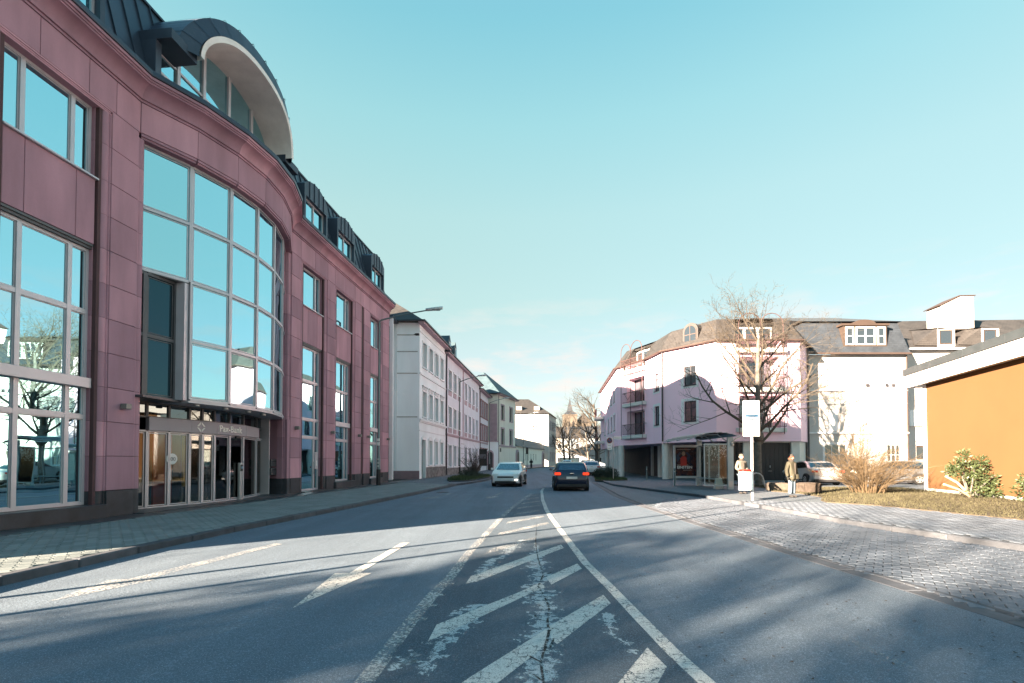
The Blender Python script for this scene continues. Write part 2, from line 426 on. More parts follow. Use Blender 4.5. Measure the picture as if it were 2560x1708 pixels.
def asphalt(name, col, wear=0.35):
    m, n, out = node_mat(name)
    p = pos(n)
    speck = noise(n, p, 75, 2, 0.8)
    grit = noise(n, p, 24, 3, 0.85)
    mid = noise(n, p, 13, 5, 0.7)
    patch = noise(n, p, 0.55, 6, 0.6)
    blot = noise(n, p, 2.3, 4, 0.6)
    trk = noise(n, mapped(n, p, (1.3, 0.05, 1)), 1.0, 3)
    lanes = noise(n, mapped(n, p, (7.0, 0.22, 1)), 1.0, 4)
    c = mixc(n, ramp2(n, patch, 0.35, 0.65), [v * (1 - wear * .6) for v in col], [v * (1 + wear * .5) for v in col])
    c = mixc(n, ramp2(n, trk, 0.4, 0.62), c, mixc(n, 1, c, (0.60, 0.62, 0.66), 'MULTIPLY'))
    c = mixc(n, math1(n, 'MULTIPLY', ramp2(n, lanes, 0.5, 0.8), 0.35), c, [v * 1.6 for v in col])
    c = mixc(n, math1(n, 'MULTIPLY', ramp2(n, blot, 0.58, 0.72), 0.45), c, [v * 0.5 for v in col])
    c = mixc(n, math1(n, 'MULTIPLY', ramp2(n, mid, 0.44, 0.62), 0.4), c, [v * 0.5 for v in col])
    c = mixc(n, math1(n, 'MULTIPLY', ramp2(n, grit, 0.53, 0.62), 0.7), c, [min(1, v * 1.9) for v in col])
    c = mixc(n, math1(n, 'MULTIPLY', ramp2(n, grit, 0.47, 0.38), 0.7), c, [v * 0.42 for v in col])
    c = mixc(n, math1(n, 'MULTIPLY', ramp2(n, speck, 0.55, 0.64), 0.8), c, [min(1, v * 2.4) for v in col])
    c = mixc(n, math1(n, 'MULTIPLY', ramp2(n, speck, 0.46, 0.34), 0.5), c, [v * 0.4 for v in col])
    bsdf(n, out, c, 0.85, 0, 0.25, grit, 0.8, 0.01)
    MATS[name] = m; return m
asphalt_road = asphalt('asphalt', (0.190, 0.248, 0.312))
asphalt_dark = asphalt('dark_asphalt', (0.125, 0.168, 0.215), 0.6)
asphalt_light = asphalt('light_asphalt', (0.18, 0.215, 0.25), 0.25)

def worn(name, col, keep0, keep1, scale=14.0, crack=True, strong=1.0, mask=False):
    """road paint worn through to the asphalt below"""
    m, n, out = node_mat(name)
    p = pos(n)
    a = noise(n, p, scale, 6, 0.65); b_ = noise(n, p, 1.8, 3)
    v = math1(n, 'ADD', math1(n, 'MULTIPLY', a, 0.7), math1(n, 'MULTIPLY', b_, 0.3))
    if mask:                                                  # thins out towards the rim of the patch
        at_ = n.nodes.new('ShaderNodeAttribute'); at_.attribute_name = 'wear'
        v = math1(n, 'ADD', math1(n, 'MULTIPLY', math1(n, 'SUBTRACT', v, 0.5), 1.9), math1(n, 'ADD', math1(n, 'MULTIPLY', at_.outputs['Fac'], 0.40), 0.17))
    k = ramp2(n, v, keep0, keep1)
    if crack:
        vo = n.nodes.new('ShaderNodeTexVoronoi'); vo.feature = 'DISTANCE_TO_EDGE'; vo.inputs['Scale'].default_value = 9
        wv = n.nodes.new('ShaderNodeVectorMath'); wv.operation = 'ADD'
        n1 = n.nodes.new('ShaderNodeTexNoise'); n1.inputs['Scale'].default_value = 8
        n.links.new(p, n1.inputs['Vector']); sc_ = n.nodes.new('ShaderNodeVectorMath'); sc_.operation = 'SCALE'; sc_.inputs['Scale'].default_value = 0.16
        n.links.new(n1.outputs[1], sc_.inputs[0]); n.links.new(p, wv.inputs[0]); n.links.new(sc_.outputs[0], wv.inputs[1])
        n.links.new(wv.outputs[0], vo.inputs['Vector'])
        ck = ramp2(n, vo.outputs['Distance'], 0.006, 0.03)
        k = math1(n, 'MULTIPLY', k, math1(n, 'MAXIMUM', ck, ramp2(n, b_, 0.52, 0.56)))
    fine = noise(n, p, 120, 2)
    k = math1(n, 'MULTIPLY', k, math1(n, 'MULTIPLY', ramp2(n, fine, 0.3, 0.45), strong))
    pr = bsdf(n, None, mixc(n, a, [v * .75 for v in col], col), 0.75, 0, 0.3, fine, 0.4, 0.004)
    t = n.nodes.new('ShaderNodeBsdfTransparent')
    mx = n.nodes.new('ShaderNodeMixShader'); n.links.new(k, mx.inputs[0]); n.links.new(t.outputs[0], mx.inputs[1]); n.links.new(pr.outputs[0], mx.inputs[2])
    n.links.new(mx.outputs[0], out.inputs[0]); MATS[name] = m; return m
paint_good = worn('road_paint', (0.62, 0.62, 0.60), 0.33, 0.47, 22)
paint_mid = worn('worn_road_paint', (0.52, 0.53, 0.53), 0.42, 0.60, 26)
paint_faint = worn('faint_road_paint', (0.42, 0.44, 0.45), 0.48, 0.66, 30, crack=False, strong=0.7)
residue = worn('paint_residue', (0.50, 0.57, 0.61), 0.40, 0.50, scale=11, crack=True, strong=0.85, mask=True)
crack_m = worn('tar_crack', (0.018, 0.018, 0.02), 0.46, 0.52, 14, crack=False)
# ---------------------------------------------------------------- ground, road, pavements
def struct(o): o['kind'] = 'structure'; return o
struct(MB().sheet([(-500, -300), (500, -300), (500, 700), (-500, 700)], -0.03).build('ground', far_ground))
LEFT = [(-6.3, -40), (-6.3, 6), (-6.22, 8.1), (-6.0, 10.5), (-5.2, 15.8), (-4.35, 21.8), (-3.4, 30), (-2.67, 32.5), (-1.9, 37), (0.0, 56), (2.1, 84), (5.6, 102), (10.6, 119), (22, 142), (45, 170)]
RIGHT = [(4.85, -40), (4.72, 4.7), (4.55, 8), (4.4, 12), (4.3, 16.5), (4.45, 21.5), (4.95, 27.2), (5.6, 34.2), (7.4, 50), (9.3, 62), (13, 85), (18.5, 105), (30, 128), (56, 156)]
road = struct(MB().build('road', asphalt_road))
def strip(a, b_, z):
    m = MB()
    import bisect
    def samp(pl, t):
        # by normalised arc length
        L_ = [0]
        for p, q in zip(pl, pl[1:]): L_.append(L_[-1] + math.hypot(q[0] - p[0], q[1] - p[1]))
        s_ = t * L_[-1]; k = min(max(bisect.bisect_left(L_, s_), 1), len(pl) - 1)
        f = (s_ - L_[k - 1]) / (L_[k] - L_[k - 1])
        return (pl[k - 1][0] + f * (pl[k][0] - pl[k - 1][0]), pl[k - 1][1] + f * (pl[k][1] - pl[k - 1][1]))
    N = 90
    A = [samp(a, i / N) for i in range(N + 1)]; B = [samp(b_, i / N) for i in range(N + 1)]
    for i in range(N): m.quad((*A[i], z), (*B[i], z), (*B[i + 1], z), (*A[i + 1], z))
    return m
road.data = MB().sheet(LEFT + RIGHT[::-1], 0.0).mesh('road', asphalt_road)
def mark(name, polys, m, z=0.004):
    b_ = MB()
    for p in polys: b_.sheet(p, z)
    return b_.build(name, m, road)
def line_poly(pts, w):
    a, b_ = [], []
    for k, p in enumerate(pts):
        q0 = Vector(pts[max(k - 1, 0)]); q1 = Vector(pts[min(k + 1, len(pts) - 1)])
        d = (q1 - q0).normalized(); n_ = Vector((-d.y, d.x)) * (w / 2)
        a.append((p[0] + n_.x, p[1] + n_.y)); b_.append((p[0] - n_.x, p[1] - n_.y))
    return [[a[i], b_[i], b_[i + 1], a[i + 1]] for i in range(len(pts) - 1)]
# darker square of older surfacing inside the hatched island
mark('surface_patch', [[(-1.0, 0.5), (1.35, 0.5), (1.2, 6), (1.08, 9.5), (1.02, 15), (1.4, 23), (1.0, 22.5), (0.0, 15.5), (-0.6, 9.8), (-0.8, 6.6), (-0.97, 4.6)]], asphalt_dark, 0.002)
mark('lane_line', line_poly([(1.62, -3), (1.5, 2), (1.30, 3.95), (1.25, 4.85), (1.2, 5.94), (1.11, 7.35), (1.08, 10.2), (1.06, 13), (1.08, 15.2), (1.2, 19), (1.5, 24.5), (1.75, 27)], 0.125), paint_good)
mark('lane_line', line_poly([(-1.06, 1), (-1.03, 3.4), (-0.98, 4.58), (-0.91, 5.64), (-0.81, 6.57), (-0.73, 8.1), (-0.58, 9.81), (-0.3, 13), (-0.04, 15.6), (0.4, 19), (0.89, 22.6)], 0.14), paint_mid)
for k, (x, y) in enumerate([(-0.93, 5.2), (-0.9, 5.6), (-0.96, 4.75), (-0.86, 6.1)]):
    mark('worn_dash', [[(x - .06, y - .045), (x + .13, y - .03), (x + .13, y + .05), (x - .06, y + .04)]], paint_mid, 0.006)
for nm, poly, pm in [
    ('hatch_stripe', [(-0.46, 7.98), (-0.39, 8.49), (0.5, 9.85), (0.47, 9.5), (-0.21, 8.36)], paint_mid),
    ('hatch_stripe', [(-0.58, 6.12), (-0.55, 6.51), (0.9, 8.94), (0.92, 8.6), (-0.45, 6.22)], paint_good),
    ('hatch_stripe', [(-0.72, 4.17), (-0.71, 4.6), (0.05, 5.67), (0.36, 6.17), (0.41, 5.94), (0.21, 5.66), (-0.5, 4.52)], paint_good),
    ('hatch_stripe', [(0.45, 6.45), (0.98, 7.3), (1.0, 6.96), (0.49, 6.07)], paint_good),
    ('hatch_stripe', [(-0.82, 2.6), (-0.84, 2.3), (-0.6, 2.5), (0.29, 4.1), (0.33, 4.5), (-0.3, 3.49)], paint_good),
    ('hatch_stripe', [(0.34, 4.54), (1.05, 5.61), (1.07, 5.28), (0.38, 4.11), (0.34, 4.23)], paint_good),
    ('hatch_stripe', [(0.35, 2.75), (1.12, 4.04), (1.16, 3.66), (0.45, 2.4)], paint_good),
    ('hatch_stripe', [(-0.14, 11.9), (-0.1, 12.3), (0.88, 13.6), (0.88, 13.3)], paint_mid),
    ('hatch_stripe', [(-0.31, 10.0), (-0.27, 10.4), (0.9, 12.2), (0.9, 11.85)], paint_mid),
    ('hatch_stripe', [(0.04, 13.69), (0.12, 14.3), (0.85, 15.2), (0.85, 14.9)], paint_mid),
    ('hatch_stripe', [(0.15, 15.5), (0.22, 16.0), (0.95, 16.9), (0.95, 16.6)], paint_mid),
    ('hatch_stripe', [(0.32, 17.2), (0.4, 17.7), (1.05, 18.6), (1.05, 18.3)], paint_mid),
    ('hatch_stripe', [(0.5, 19.0), (0.58, 19.5), (1.12, 20.4), (1.12, 20.1)], paint_mid),
    ('hatch_stripe', [(0.68, 20.8), (0.76, 21.3), (1.2, 22.2), (1.2, 21.9)], paint_mid),
    ('arrow_marking', [(-2.3, 5.11), (-2.43, 6.68), (-2.235, 6.7), (-2.08, 9.16), (-1.93, 9.16), (-2.09, 6.71), (-1.93, 6.68)], paint_good),
    ('arrow_marking', [(-5.09, 5.32), (-5.22, 6.3), (-5.0, 6.35), (-4.42, 9.08), (-4.25, 9.0), (-4.74, 6.43), (-4.62, 6.3)], paint_mid),
    ('arrow_marking', [(-1.0, 19.4), (-1.12, 20.9), (-0.9, 20.95), (-0.58, 23.4), (-0.43, 23.4), (-0.73, 20.95), (-0.55, 20.9)], paint_mid),
    ('arrow_marking', [(-3.66, 19.2), (-3.72, 20.5), (-3.42, 20.5), (-2.95, 22.9), (-2.78, 22.7), (-3.2, 20.4), (-2.95, 20.2)], paint_mid),
    ('lane_dash', [(2.87, 4.3), (2.95, 4.3), (3.0, 3.65), (2.9, 3.62)], paint_faint),
    ('lane_dash', [(-0.25, 27), (-0.15, 27), (0.3, 30), (0.2, 30)], paint_mid),
    ('lane_dash', [(1.9, 29), (2.0, 29), (2.5, 33), (2.4, 33)], paint_mid),
    ('lane_dash', [(2.9, 37), (3.0, 37), (3.5, 41), (3.4, 41)], paint_mid),
    ('lane_dash', [(3.9, 45), (4.0, 45), (4.5, 50), (4.4, 50)], paint_mid),
    ('lane_dash', [(5.0, 55), (5.1, 55), (5.8, 60), (5.7, 60)], paint_mid)]:
    mark(nm, [poly], pm, 0.005)
def smear(name, quads, m, z):
    """ribbon with a centre line; the wear attribute is 1 along it and 0 at the rim"""
    b_ = MB(); w = []
    for a, b2, c, d in quads:
        i = len(b_.v); m0 = ((a[0] + b2[0]) / 2, (a[1] + b2[1]) / 2); m1 = ((d[0] + c[0]) / 2, (d[1] + c[1]) / 2)
        b_.v += [(*p, z) for p in (a, m0, b2, c, m1, d)]; w += [0, 1, 0, 0, 1, 0]
        b_.f += [(i, i + 1, i + 4, i + 5), (i + 1, i + 2, i + 3, i + 4)]
    o = b_.build(name, m, road); at_ = o.data.attributes.new('wear', 'FLOAT', 'POINT')
    at_.data.foreach_set('value', w); return o
def ragged(pts, wl, wr, rough=0.35, seed=1, step=6):
    rr = random.Random(seed); a, b_ = [], []
    fine = []
    for p, q in zip(pts, pts[1:]):
        for k in range(step): fine.append((p[0] + (q[0] - p[0]) * k / step, p[1] + (q[1] - p[1]) * k / step))
    fine.append(pts[-1]); n_ = len(fine); out = []
    u = v = 0
    for k, p in enumerate(fine):
        t = k / (n_ - 1)
        u = 0.6 * u + rr.uniform(-1, 1) * rough; v = 0.6 * v + rr.uniform(-1, 1) * rough
        env = min(1, 8 * t + 0.15, 8 * (1 - t) + 0.15)
        a.append((p[0] - max(0.01, wl * (1 + u)) * env, p[1])); b_.append((p[0] + max(0.01, wr * (1 + v)) * env, p[1]))
    return [[a[i], b_[i], b_[i + 1], a[i + 1]] for i in range(n_ - 1)]
CR = [(0.6, 11.92), (0.54, 10.76), (0.44, 9.16), (0.41, 7.65), (0.42, 6.57), (0.32, 6.0), (0.37, 5.53), (0.39, 5.12), (0.34, 4.69), (0.33, 4.4), (0.27, 4.02), (0.22, 3.75), (0.22, 3.41), (0.2, 2.5)]
smear('paint_residue', ragged(CR[2:], 0.30, 0.28, 0.2, 3, 7), residue, 0.0035)
smear('paint_residue', ragged([(-0.35, 5.25), (-0.5, 5.1), (-0.62, 4.85)], 0.2, 0.22, 0.2, 8), residue, 0.0035)
smear('paint_residue', ragged([(-0.35, 4.8), (-0.5, 4.5), (-0.62, 4.2), (-0.68, 3.95), (-0.6, 3.5)], 0.22, 0.26, 0.2, 9), residue, 0.0035)
smear('paint_residue', ragged([(-0.85, 4.1), (-0.8, 3.85), (-0.9, 3.6)], 0.16, 0.2, 0.2, 10), residue, 0.0035)
smear('paint_residue', ragged([(0.2, 9.5), (-0.05, 8.6), (-0.35, 7.3), (-0.45, 6.6)], 0.2, 0.22, 0.2, 12), residue, 0.0035)
smear('paint_residue', ragged([(0.95, 5.0), (0.9, 4.4), (1.0, 3.9)], 0.16, 0.16, 0.2, 13), residue, 0.0035)
mark('crack', ragged(CR, 0.004, 0.006, 1.5, 5, 9), crack_m, 0.0065)
rr = random.Random(5)
for k in range(9):
    x, y = CR[4 + k]; s_ = rr.choice((-1, 1)); L_ = rr.uniform(.08, .2)
    mark('crack', ragged([(x, y), (x + s_ * L_ * .5, y + rr.uniform(.02, .12)), (x + s_ * L_, y + rr.uniform(.05, .25))], 0.003, 0.004, 1.2, 20 + k, 5), crack_m, 0.0065)
# gravel-sized leaves and grit lying on the road
gb = MB(); rr = random.Random(9)
for k in range(260):
    x, y = rr.uniform(1.5, 4.6), rr.uniform(3.4, 11); a = rr.uniform(0, 6.28); s_ = rr.uniform(.008, .024)
    c_, s2 = math.cos(a) * s_, math.sin(a) * s_
    gb.quad((x - c_, y - s2, .008), (x + s2 * .5, y - c_ * .5, .006), (x + c_, y + s2, .012), (x - s2 * .5, y + c_ * .5, .007))
tag(gb.build('leaf_litter', M('dead_leaf', (0.05, 0.04, 0.035), 0.9, bump=0)), 'small dark dead leaves scattered on the right lane', 'leaf litter', kind='stuff')
# manhole
mo = struct(MB().prism([(-3.38 + .3 * math.cos(a * .3927), 23.6 + .3 * math.sin(a * .3927)) for a in range(16)], 0.001, 0.012).build('manhole_cover', M('cast_iron', (0.05, 0.05, 0.055), 0.6, 0.5)))
mo.parent = road

# ---- interlocking pavers
def paver_outline(L_=0.21, hw=0.098, nw=0.068, g=0.0055):
    s_ = 0.014; q = L_ / 4
    lo = [(-L_ / 2 + g, -hw + g), (-q - s_, -hw + g), (-q + s_, -nw + g), (q - s_, -nw + g), (q + s_, -hw + g), (L_ / 2 - g, -hw + g)]
    return lo + [(x, -y) for x, y in reversed(lo)]
PO = paver_outline()
def paver_mesh(mat):
    m = MB(); n_ = len(PO)
    m.v = [(x * .965, y * .95, 0.0) for x, y in PO] + [(x, y, -.006) for x, y in PO] + [(x, y, -.045) for x, y in PO]
    m.f = [tuple(range(n_))]
    for r_ in (0, 1):
        for k in range(n_): m.f.append((r_ * n_ + n_ + k, r_ * n_ + n_ + (k + 1) % n_, r_ * n_ + (k + 1) % n_, r_ * n_ + k))
    return m
def inside(p, poly):
    x, y = p; c = False
    for (x1, y1), (x2, y2) in zip(poly, poly[1:] + poly[:1]):
        if (y1 > y) != (y2 > y) and x < (x2 - x1) * (y - y1) / (y2 - y1) + x1: c = not c
    return c
def lay_pavers(parent, poly, ang, z, mat, seed):
    rr = random.Random(seed); ca, sa = math.cos(ang), math.sin(ang)
    L_, pit = 0.21, 0.166
    us = [x * ca + y * sa for x, y in poly]; vs_ = [-x * sa + y * ca for x, y in poly]
    cand = []
    r0 = int(min(vs_) / pit) - 1
    for r_ in range(r0, int(max(vs_) / pit) + 2):
        for c in range(int(min(us) / L_) - 1, int(max(us) / L_) + 2):
            u = c * L_ + (L_ / 2 if r_ % 2 else 0); v = r_ * pit
            x, y = u * ca - v * sa, u * sa + v * ca
            if inside((x, y), poly): cand.append((x, y))
    # in view first, nearest first
    cand.sort(key=lambda p: (0 if abs(p[0]) < p[1] * 1.05 and p[1] > 3 else 1, math.hypot(*p)))
    me = paver_mesh(mat).mesh('paver', mat)
    base = paver_mesh(mat); rest = MB()
    for k, (x, y) in enumerate(cand):
        dz = rr.uniform(-.0025, .0025)
        if k < 300:
            link('paver', me, parent, (x, y, z + dz), ang)
        else:
            i = len(rest.v)
            rest.v += [(x + a * ca - b_ * sa, y + a * sa + b_ * ca, z + dz + c) for a, b_, c in base.v]
            rest.f += [tuple(i + q for q in f) for f in base.f]
    o = rest.build('paver_field', mat, parent); o['kind'] = 'stuff'
def kerb_run(parent, pts, z, h, w, mat, side=1, unit=1.0, gap=0.008, name='kerb_stone'):
    """separate kerb stones along a polyline; side=+1 puts the stone to the left of travel"""
    for p, q in zip(pts, pts[1:]):
        p, q = Vector(p), Vector(q); d = q - p; L_ = d.length; d.normalize(); n_ = max(1, round(L_ / unit)); u = L_ / n_
        a = math.atan2(d.y, d.x)
        me = cached(('kerb', round(u, 2), h, w, mat.name, side), lambda: MB().cbox(gap / 2, u - gap / 2, 0 if side > 0 else -w, w if side > 0 else 0, -.1, h, 0.018).mesh(name, mat))
        for k in range(n_):
            r_ = p + d * (u * k)
            link(name, me, parent, (r_.x, r_.y, z + random.uniform(-.004, .004)), a)

# left pavement: slab, pavers, kerb, dark strip along the bank
pl = struct(MB().prism([(-6.45, -40), (-6.45, 6), (-6.37, 8.1), (-6.15, 10.5), (-5.35, 15.8), (-4.5, 21.8), (-3.55, 30), (-2.82, 32.5), (-2.05, 37), (-0.15, 56), (1.95, 84), (5.45, 102), (10.45, 119), (-30, 140), (-30, -40)], -0.02, 0.078).build('pavement_left', sand))
struct(pl)
kerb_run(pl, [(-6.3, 3), (-6.3, 6), (-6.22, 8.1), (-6.0, 10.5), (-5.2, 15.8), (-4.35, 21.8), (-3.4, 30), (-2.67, 32.5), (-1.9, 37), (0.0, 56), (2.1, 84)], 0, 0.125, 0.16, kerb_m, 1)
PL = [(-6.48, 3), (-6.48, 6), (-6.4, 8.1), (-6.18, 10.5), (-5.38, 15.8), (-4.53, 21.8), (-3.75, 29), (-7.2, 31.5), (-9.1, 15), (-9.95, 6), (-10.2, 3)]
lay_pavers(pl, PL, R(-50), 0.122, paver_left, 4)
MB().sheet([(-4.1, 29.3), (-3.58, 30), (-2.85, 32.5), (-2.1, 37), (-0.2, 56), (1.9, 84), (-3, 84), (-7, 40), (-7.6, 31.3)], 0.118).build('asphalt_path', asphalt_light, pl)
# slabs along the facade
sl = cached('fslab', lambda: MB().cbox(0.004, 0.796, 0, 0.85, -.05, 0, .004).mesh('border_slab', granite))
for k in range(52):
    t = -10.4 + k * 0.8
    link('border_slab', sl, pl, (-9.28 + t * .098, 12.9 + t * .995, 0.127), math.atan2(.995, .098))

# right side: bus bay, pavement, gutter
bay = struct(MB().sheet([(4.75, -40), (4.72, 4.7), (4.55, 8), (4.4, 12), (4.3, 16.5), (4.45, 21.5), (4.95, 27.2), (5.6, 34.2), (7.4, 50), (9.3, 62), (30, 62), (30, -40)], -0.012).build('bus_bay', asphalt_light))
BAY = [(5.05, 2), (4.9, 8), (4.75, 12), (4.65, 16), (6.3, 19.5), (7.9, 20.4), (8.0, 17.6), (8.08, 15), (8.13, 11.8), (8.5, 9.5), (8.72, 8.2), (9.6, 4), (9.8, 2)]
MB().sheet(BAY, -0.008).build('paver_bed', sand, bay)
lay_pavers(bay, BAY, R(-38), 0.006, paver_m, 5)
# gutter stones between asphalt and bay
for w_, off, mt in ((0.27, 0.0, kerb_light), (0.10, 0.29, kerb_m)):
    kerb_run(bay, [(p[0] + off, p[1]) for p in [(4.78, 2), (4.72, 4.7), (4.55, 8), (4.4, 12), (4.3, 16.5), (4.45, 21.5), (4.95, 27.2), (5.6, 34.2)]], -0.004 if off else -0.008, 0.012, w_, mt, -1, 0.95, name='gutter_stone')
PRP = [(10.0, -20), (9.9, 2), (9.7, 4), (8.87, 8.2), (8.65, 9.5), (8.28, 11.8), (8.23, 15), (8.15, 17.6), (8.1, 20.7), (7.3, 24.5), (6.75, 27.7), (6.4, 30), (6.6, 34.0), (8.9, 50), (10.6, 62), (42, 62), (42, -20)]
pr = struct(MB().prism(PRP, -0.02, 0.092).build('pavement_right', asphalt_light))
kerb_run(pr, [(9.55, 4), (8.72, 8.2), (8.5, 9.5), (8.13, 11.8), (8.08, 15), (8.0, 17.6), (7.95, 20.7)], 0, 0.11, 0.15, kerb_light, -1)
kerb_run(pr, [(7.95, 20.7), (7.15, 24.5), (6.6, 27.7)], 0, 0.10, 0.15, kerb_m, -1)
kerb_run(pr, [(6.6, 27.7), (6.25, 30), (6.45, 34.0), (8.75, 50), (10.45, 62)], 0, 0.10, 0.15, kerb_light, -1)
PP = [(9.05, 8.2), (8.83, 9.5), (8.46, 11.8), (8.41, 15), (8.33, 17.6), (9.5, 17.4), (10.8, 16.6), (11.6, 15.6), (12.05, 13.5), (12.4, 11.5), (13, 9), (13.4, 6), (9.5, 6)]
lay_pavers(pr, PP, R(6), 0.105, paver_m, 6)
MB().sheet(PP, 0.096).build('paver_bed', sand, pr)
# verge with grass
VER = [(12.5, 11.5), (12.1, 13.6), (11.7, 15.7), (10.9, 16.8), (11.2, 17.6), (12.2, 19.0), (12.6, 21.2), (12.2, 22.8), (13.4, 24.6), (12.9, 28.8), (16.2, 28.6), (16.2, 26.2), (20.5, 25.4), (19.7, 23.2), (15.7, 9), (13.2, 8)]
ver = struct(MB().prism(VER, 0.05, 0.118).build('verge', soil))
def blades(name, poly, n_, h0, h1, mat, z, seed, lean=0.6, w=0.012):
    rr = random.Random(seed); m = MB(); xs = [p[0] for p in poly]; ys = [p[1] for p in poly]; k = 0
    while k < n_:
        x, y = rr.uniform(min(xs), max(xs)), rr.uniform(min(ys), max(ys))
        if not inside((x, y), poly): continue
        k += 1; h = rr.uniform(h0, h1); a = rr.uniform(0, 6.28); l = rr.uniform(0, lean) * h; b_ = rr.uniform(0, 6.28)
        dx, dy = math.cos(a) * w, math.sin(a) * w
        m.quad((x - dx, y - dy, z), (x + dx, y + dy, z), (x + l * math.cos(b_), y + l * math.sin(b_), z + h))
    return m
tag(blades('', VER, 26000, .03, .10, grass_m, .115, 2, 1.2).build('grass', grass_m), 'dry yellowish winter grass on the verge before the orange wall', 'grass', kind='stuff')
IV = [(13.1, 9.5), (12.7, 12.2), (12.3, 14.2), (13.6, 16.8), (15.3, 19.4), (18.8, 20.4), (17.6, 15.6), (16, 10)]
gc = MB(); rr = random.Random(8); k = 0
while k < 6500:
    x, y = rr.uniform(12, 19), rr.uniform(9, 20.5)
    if not inside((x, y), IV): continue
    k += 1; z = .13 + abs(rr.gauss(0, .06)); a = rr.uniform(0, 6.28); t = rr.uniform(-.7, .7); s_ = rr.uniform(.02, .05)
    c_, n_ = math.cos(a) * s_, math.sin(a) * s_
    gc.quad((x - c_, y - n_, z), (x + n_ * .45, y - c_ * .45, z + t * s_ * .4), (x + c_, y + n_, z + t * s_), (x - n_ * .45, y + c_ * .45, z + t * s_ * .4))
tag(gc.build('ground_cover', M('creeper_leaf', (0.07, 0.06, 0.036), 0.8, var=0.5, scale=12, bump=0)), 'low brownish green creeper along the foot of the orange wall', 'ground cover', kind='stuff')
# planted island on the left
ISL = [(-4.15, 32.3), (-3.0, 33.2), (-2.35, 36.5), (-1.75, 41.5), (-2.2, 45), (-4.3, 45.5), (-4.9, 40), (-4.7, 35)]
isl = struct(MB().prism(ISL, 0.0, 0.2).build('planting_island', soil))
kerb_run(isl, ISL + ISL[:1], 0.1, 0.11, 0.1, kerb_light, 1, 0.8)
tag(blades('', ISL, 5000, .05, .2, grass_dark, .2, 3, .8, .02).build('grass', grass_dark), 'dark green grass on the island beside the left kerb', 'grass', kind='stuff')
HIS = [(6.1, 35.6), (7.2, 34.7), (8.5, 35.6), (8.7, 38.3), (6.8, 39.8), (6.4, 37.5)]
his = struct(MB().prism(HIS, 0.05, 0.15).build('planting_bed', soil))
tag(blades('', HIS, 2500, .05, .2, grass_dark, .15, 7, .8, .02).build('grass', grass_dark), 'dark green grass round the clipped hedge ball', 'grass', kind='stuff')
# ---------------------------------------------------------------- the bank
B0 = Vector((-10.16, 12.9)); BD = Vector((.098, .995)).normalized()
bank = thing('bank_building', 'red sandstone bank with curved glass bay, arched zinc roof and dark plinth', 'building', (-10.16, 12.9, 0.0))
BF = Face(bank, B0, B0 + BD * 19.55)
ZC = [0.79, 1.66, 2.53, 3.40, 4.27, 5.14, 6.01, 6.88, 7.75, 8.62, 9.54, 10.50]      # stone courses
BAYP = [(0.13, 0), (1.38, .68), (2.63, 1.08), (3.88, 1.22), (5.13, 1.08), (6.38, .68), (7.63, 0)]
U0, U1 = -8.8, 19.55
def slab(x0, x1, z0, z1, y=0.0, mat=stone, F=BF, t=0.06, name='stone_slab', g=0.006):
    w, h = x1 - x0, z1 - z0
    me = cached(('slab', round(w, 3), round(h, 3), mat.name, t), lambda: MB().cbox(g, w - g, 0, t, g, h - g, 0.007).mesh('stone_slab', mat))
    return F.put(name, me, x0, y, z0)
# dark backing behind all joints
core = MB()
OPEN = [(-3.38, -0.70, 0), (-6.85, -4.17, 0), (8.40, 10.86, 1), (11.65, 14.12, 1), (16.20, 18.37, 1)]
ops = []
for a, b_, k in OPEN: ops += [(a + .30, b_ - .30, 0.12, 10.42)]
BF.mb('backing_wall', holes(0.13, 11.4, [o for o in ops if o[1] < 0.2], 0.1, U0, 0.34), stone_dark, 0, 0.058)
BF.mb('backing_wall', holes(U1, 11.4, [o for o in ops if o[0] > 7], 0.1, 7.63, 0.34), stone_dark, 0, 0.058)
# gable ends, rear
body = MB()
body.quad((U0, 0.06, 0.1), (U0, 14, 0.1), (U0, 14, 12), (U0, .06, 12)); body.quad((U1, 14, .1), (U1, .06, .1), (U1, .06, 12), (U1, 14, 12)); body.quad((U1, 14, .1), (U0, 14, .1), (U0, 14, 12), (U1, 14, 12))
BF.mb('gable_wall', body, stone)
# piers
PIERS = [(-8.8, -7.64), (-7.64, -6.85), (-4.17, -3.38), (-0.70, 0.09), (7.66, 8.40), (10.86, 11.65), (14.12, 15.0), (15.35, 16.20), (18.37, 19.52)]
for a, b_ in PIERS:
    slab(a, b_, 0.12, ZC[0], -0.02, granite, t=0.08, name='plinth_block')
    for z0, z1 in zip(ZC, ZC[1:]): slab(a, b_, z0, z1)
# recessed joint between the two slim piers
slab(15.0, 15.35, 0.12, ZC[0], 0.05, granite, name='plinth_block')
for z0, z1 in zip(ZC, ZC[1:]): slab(15.0, 15.35, z0, z1, 0.07, t=.05)
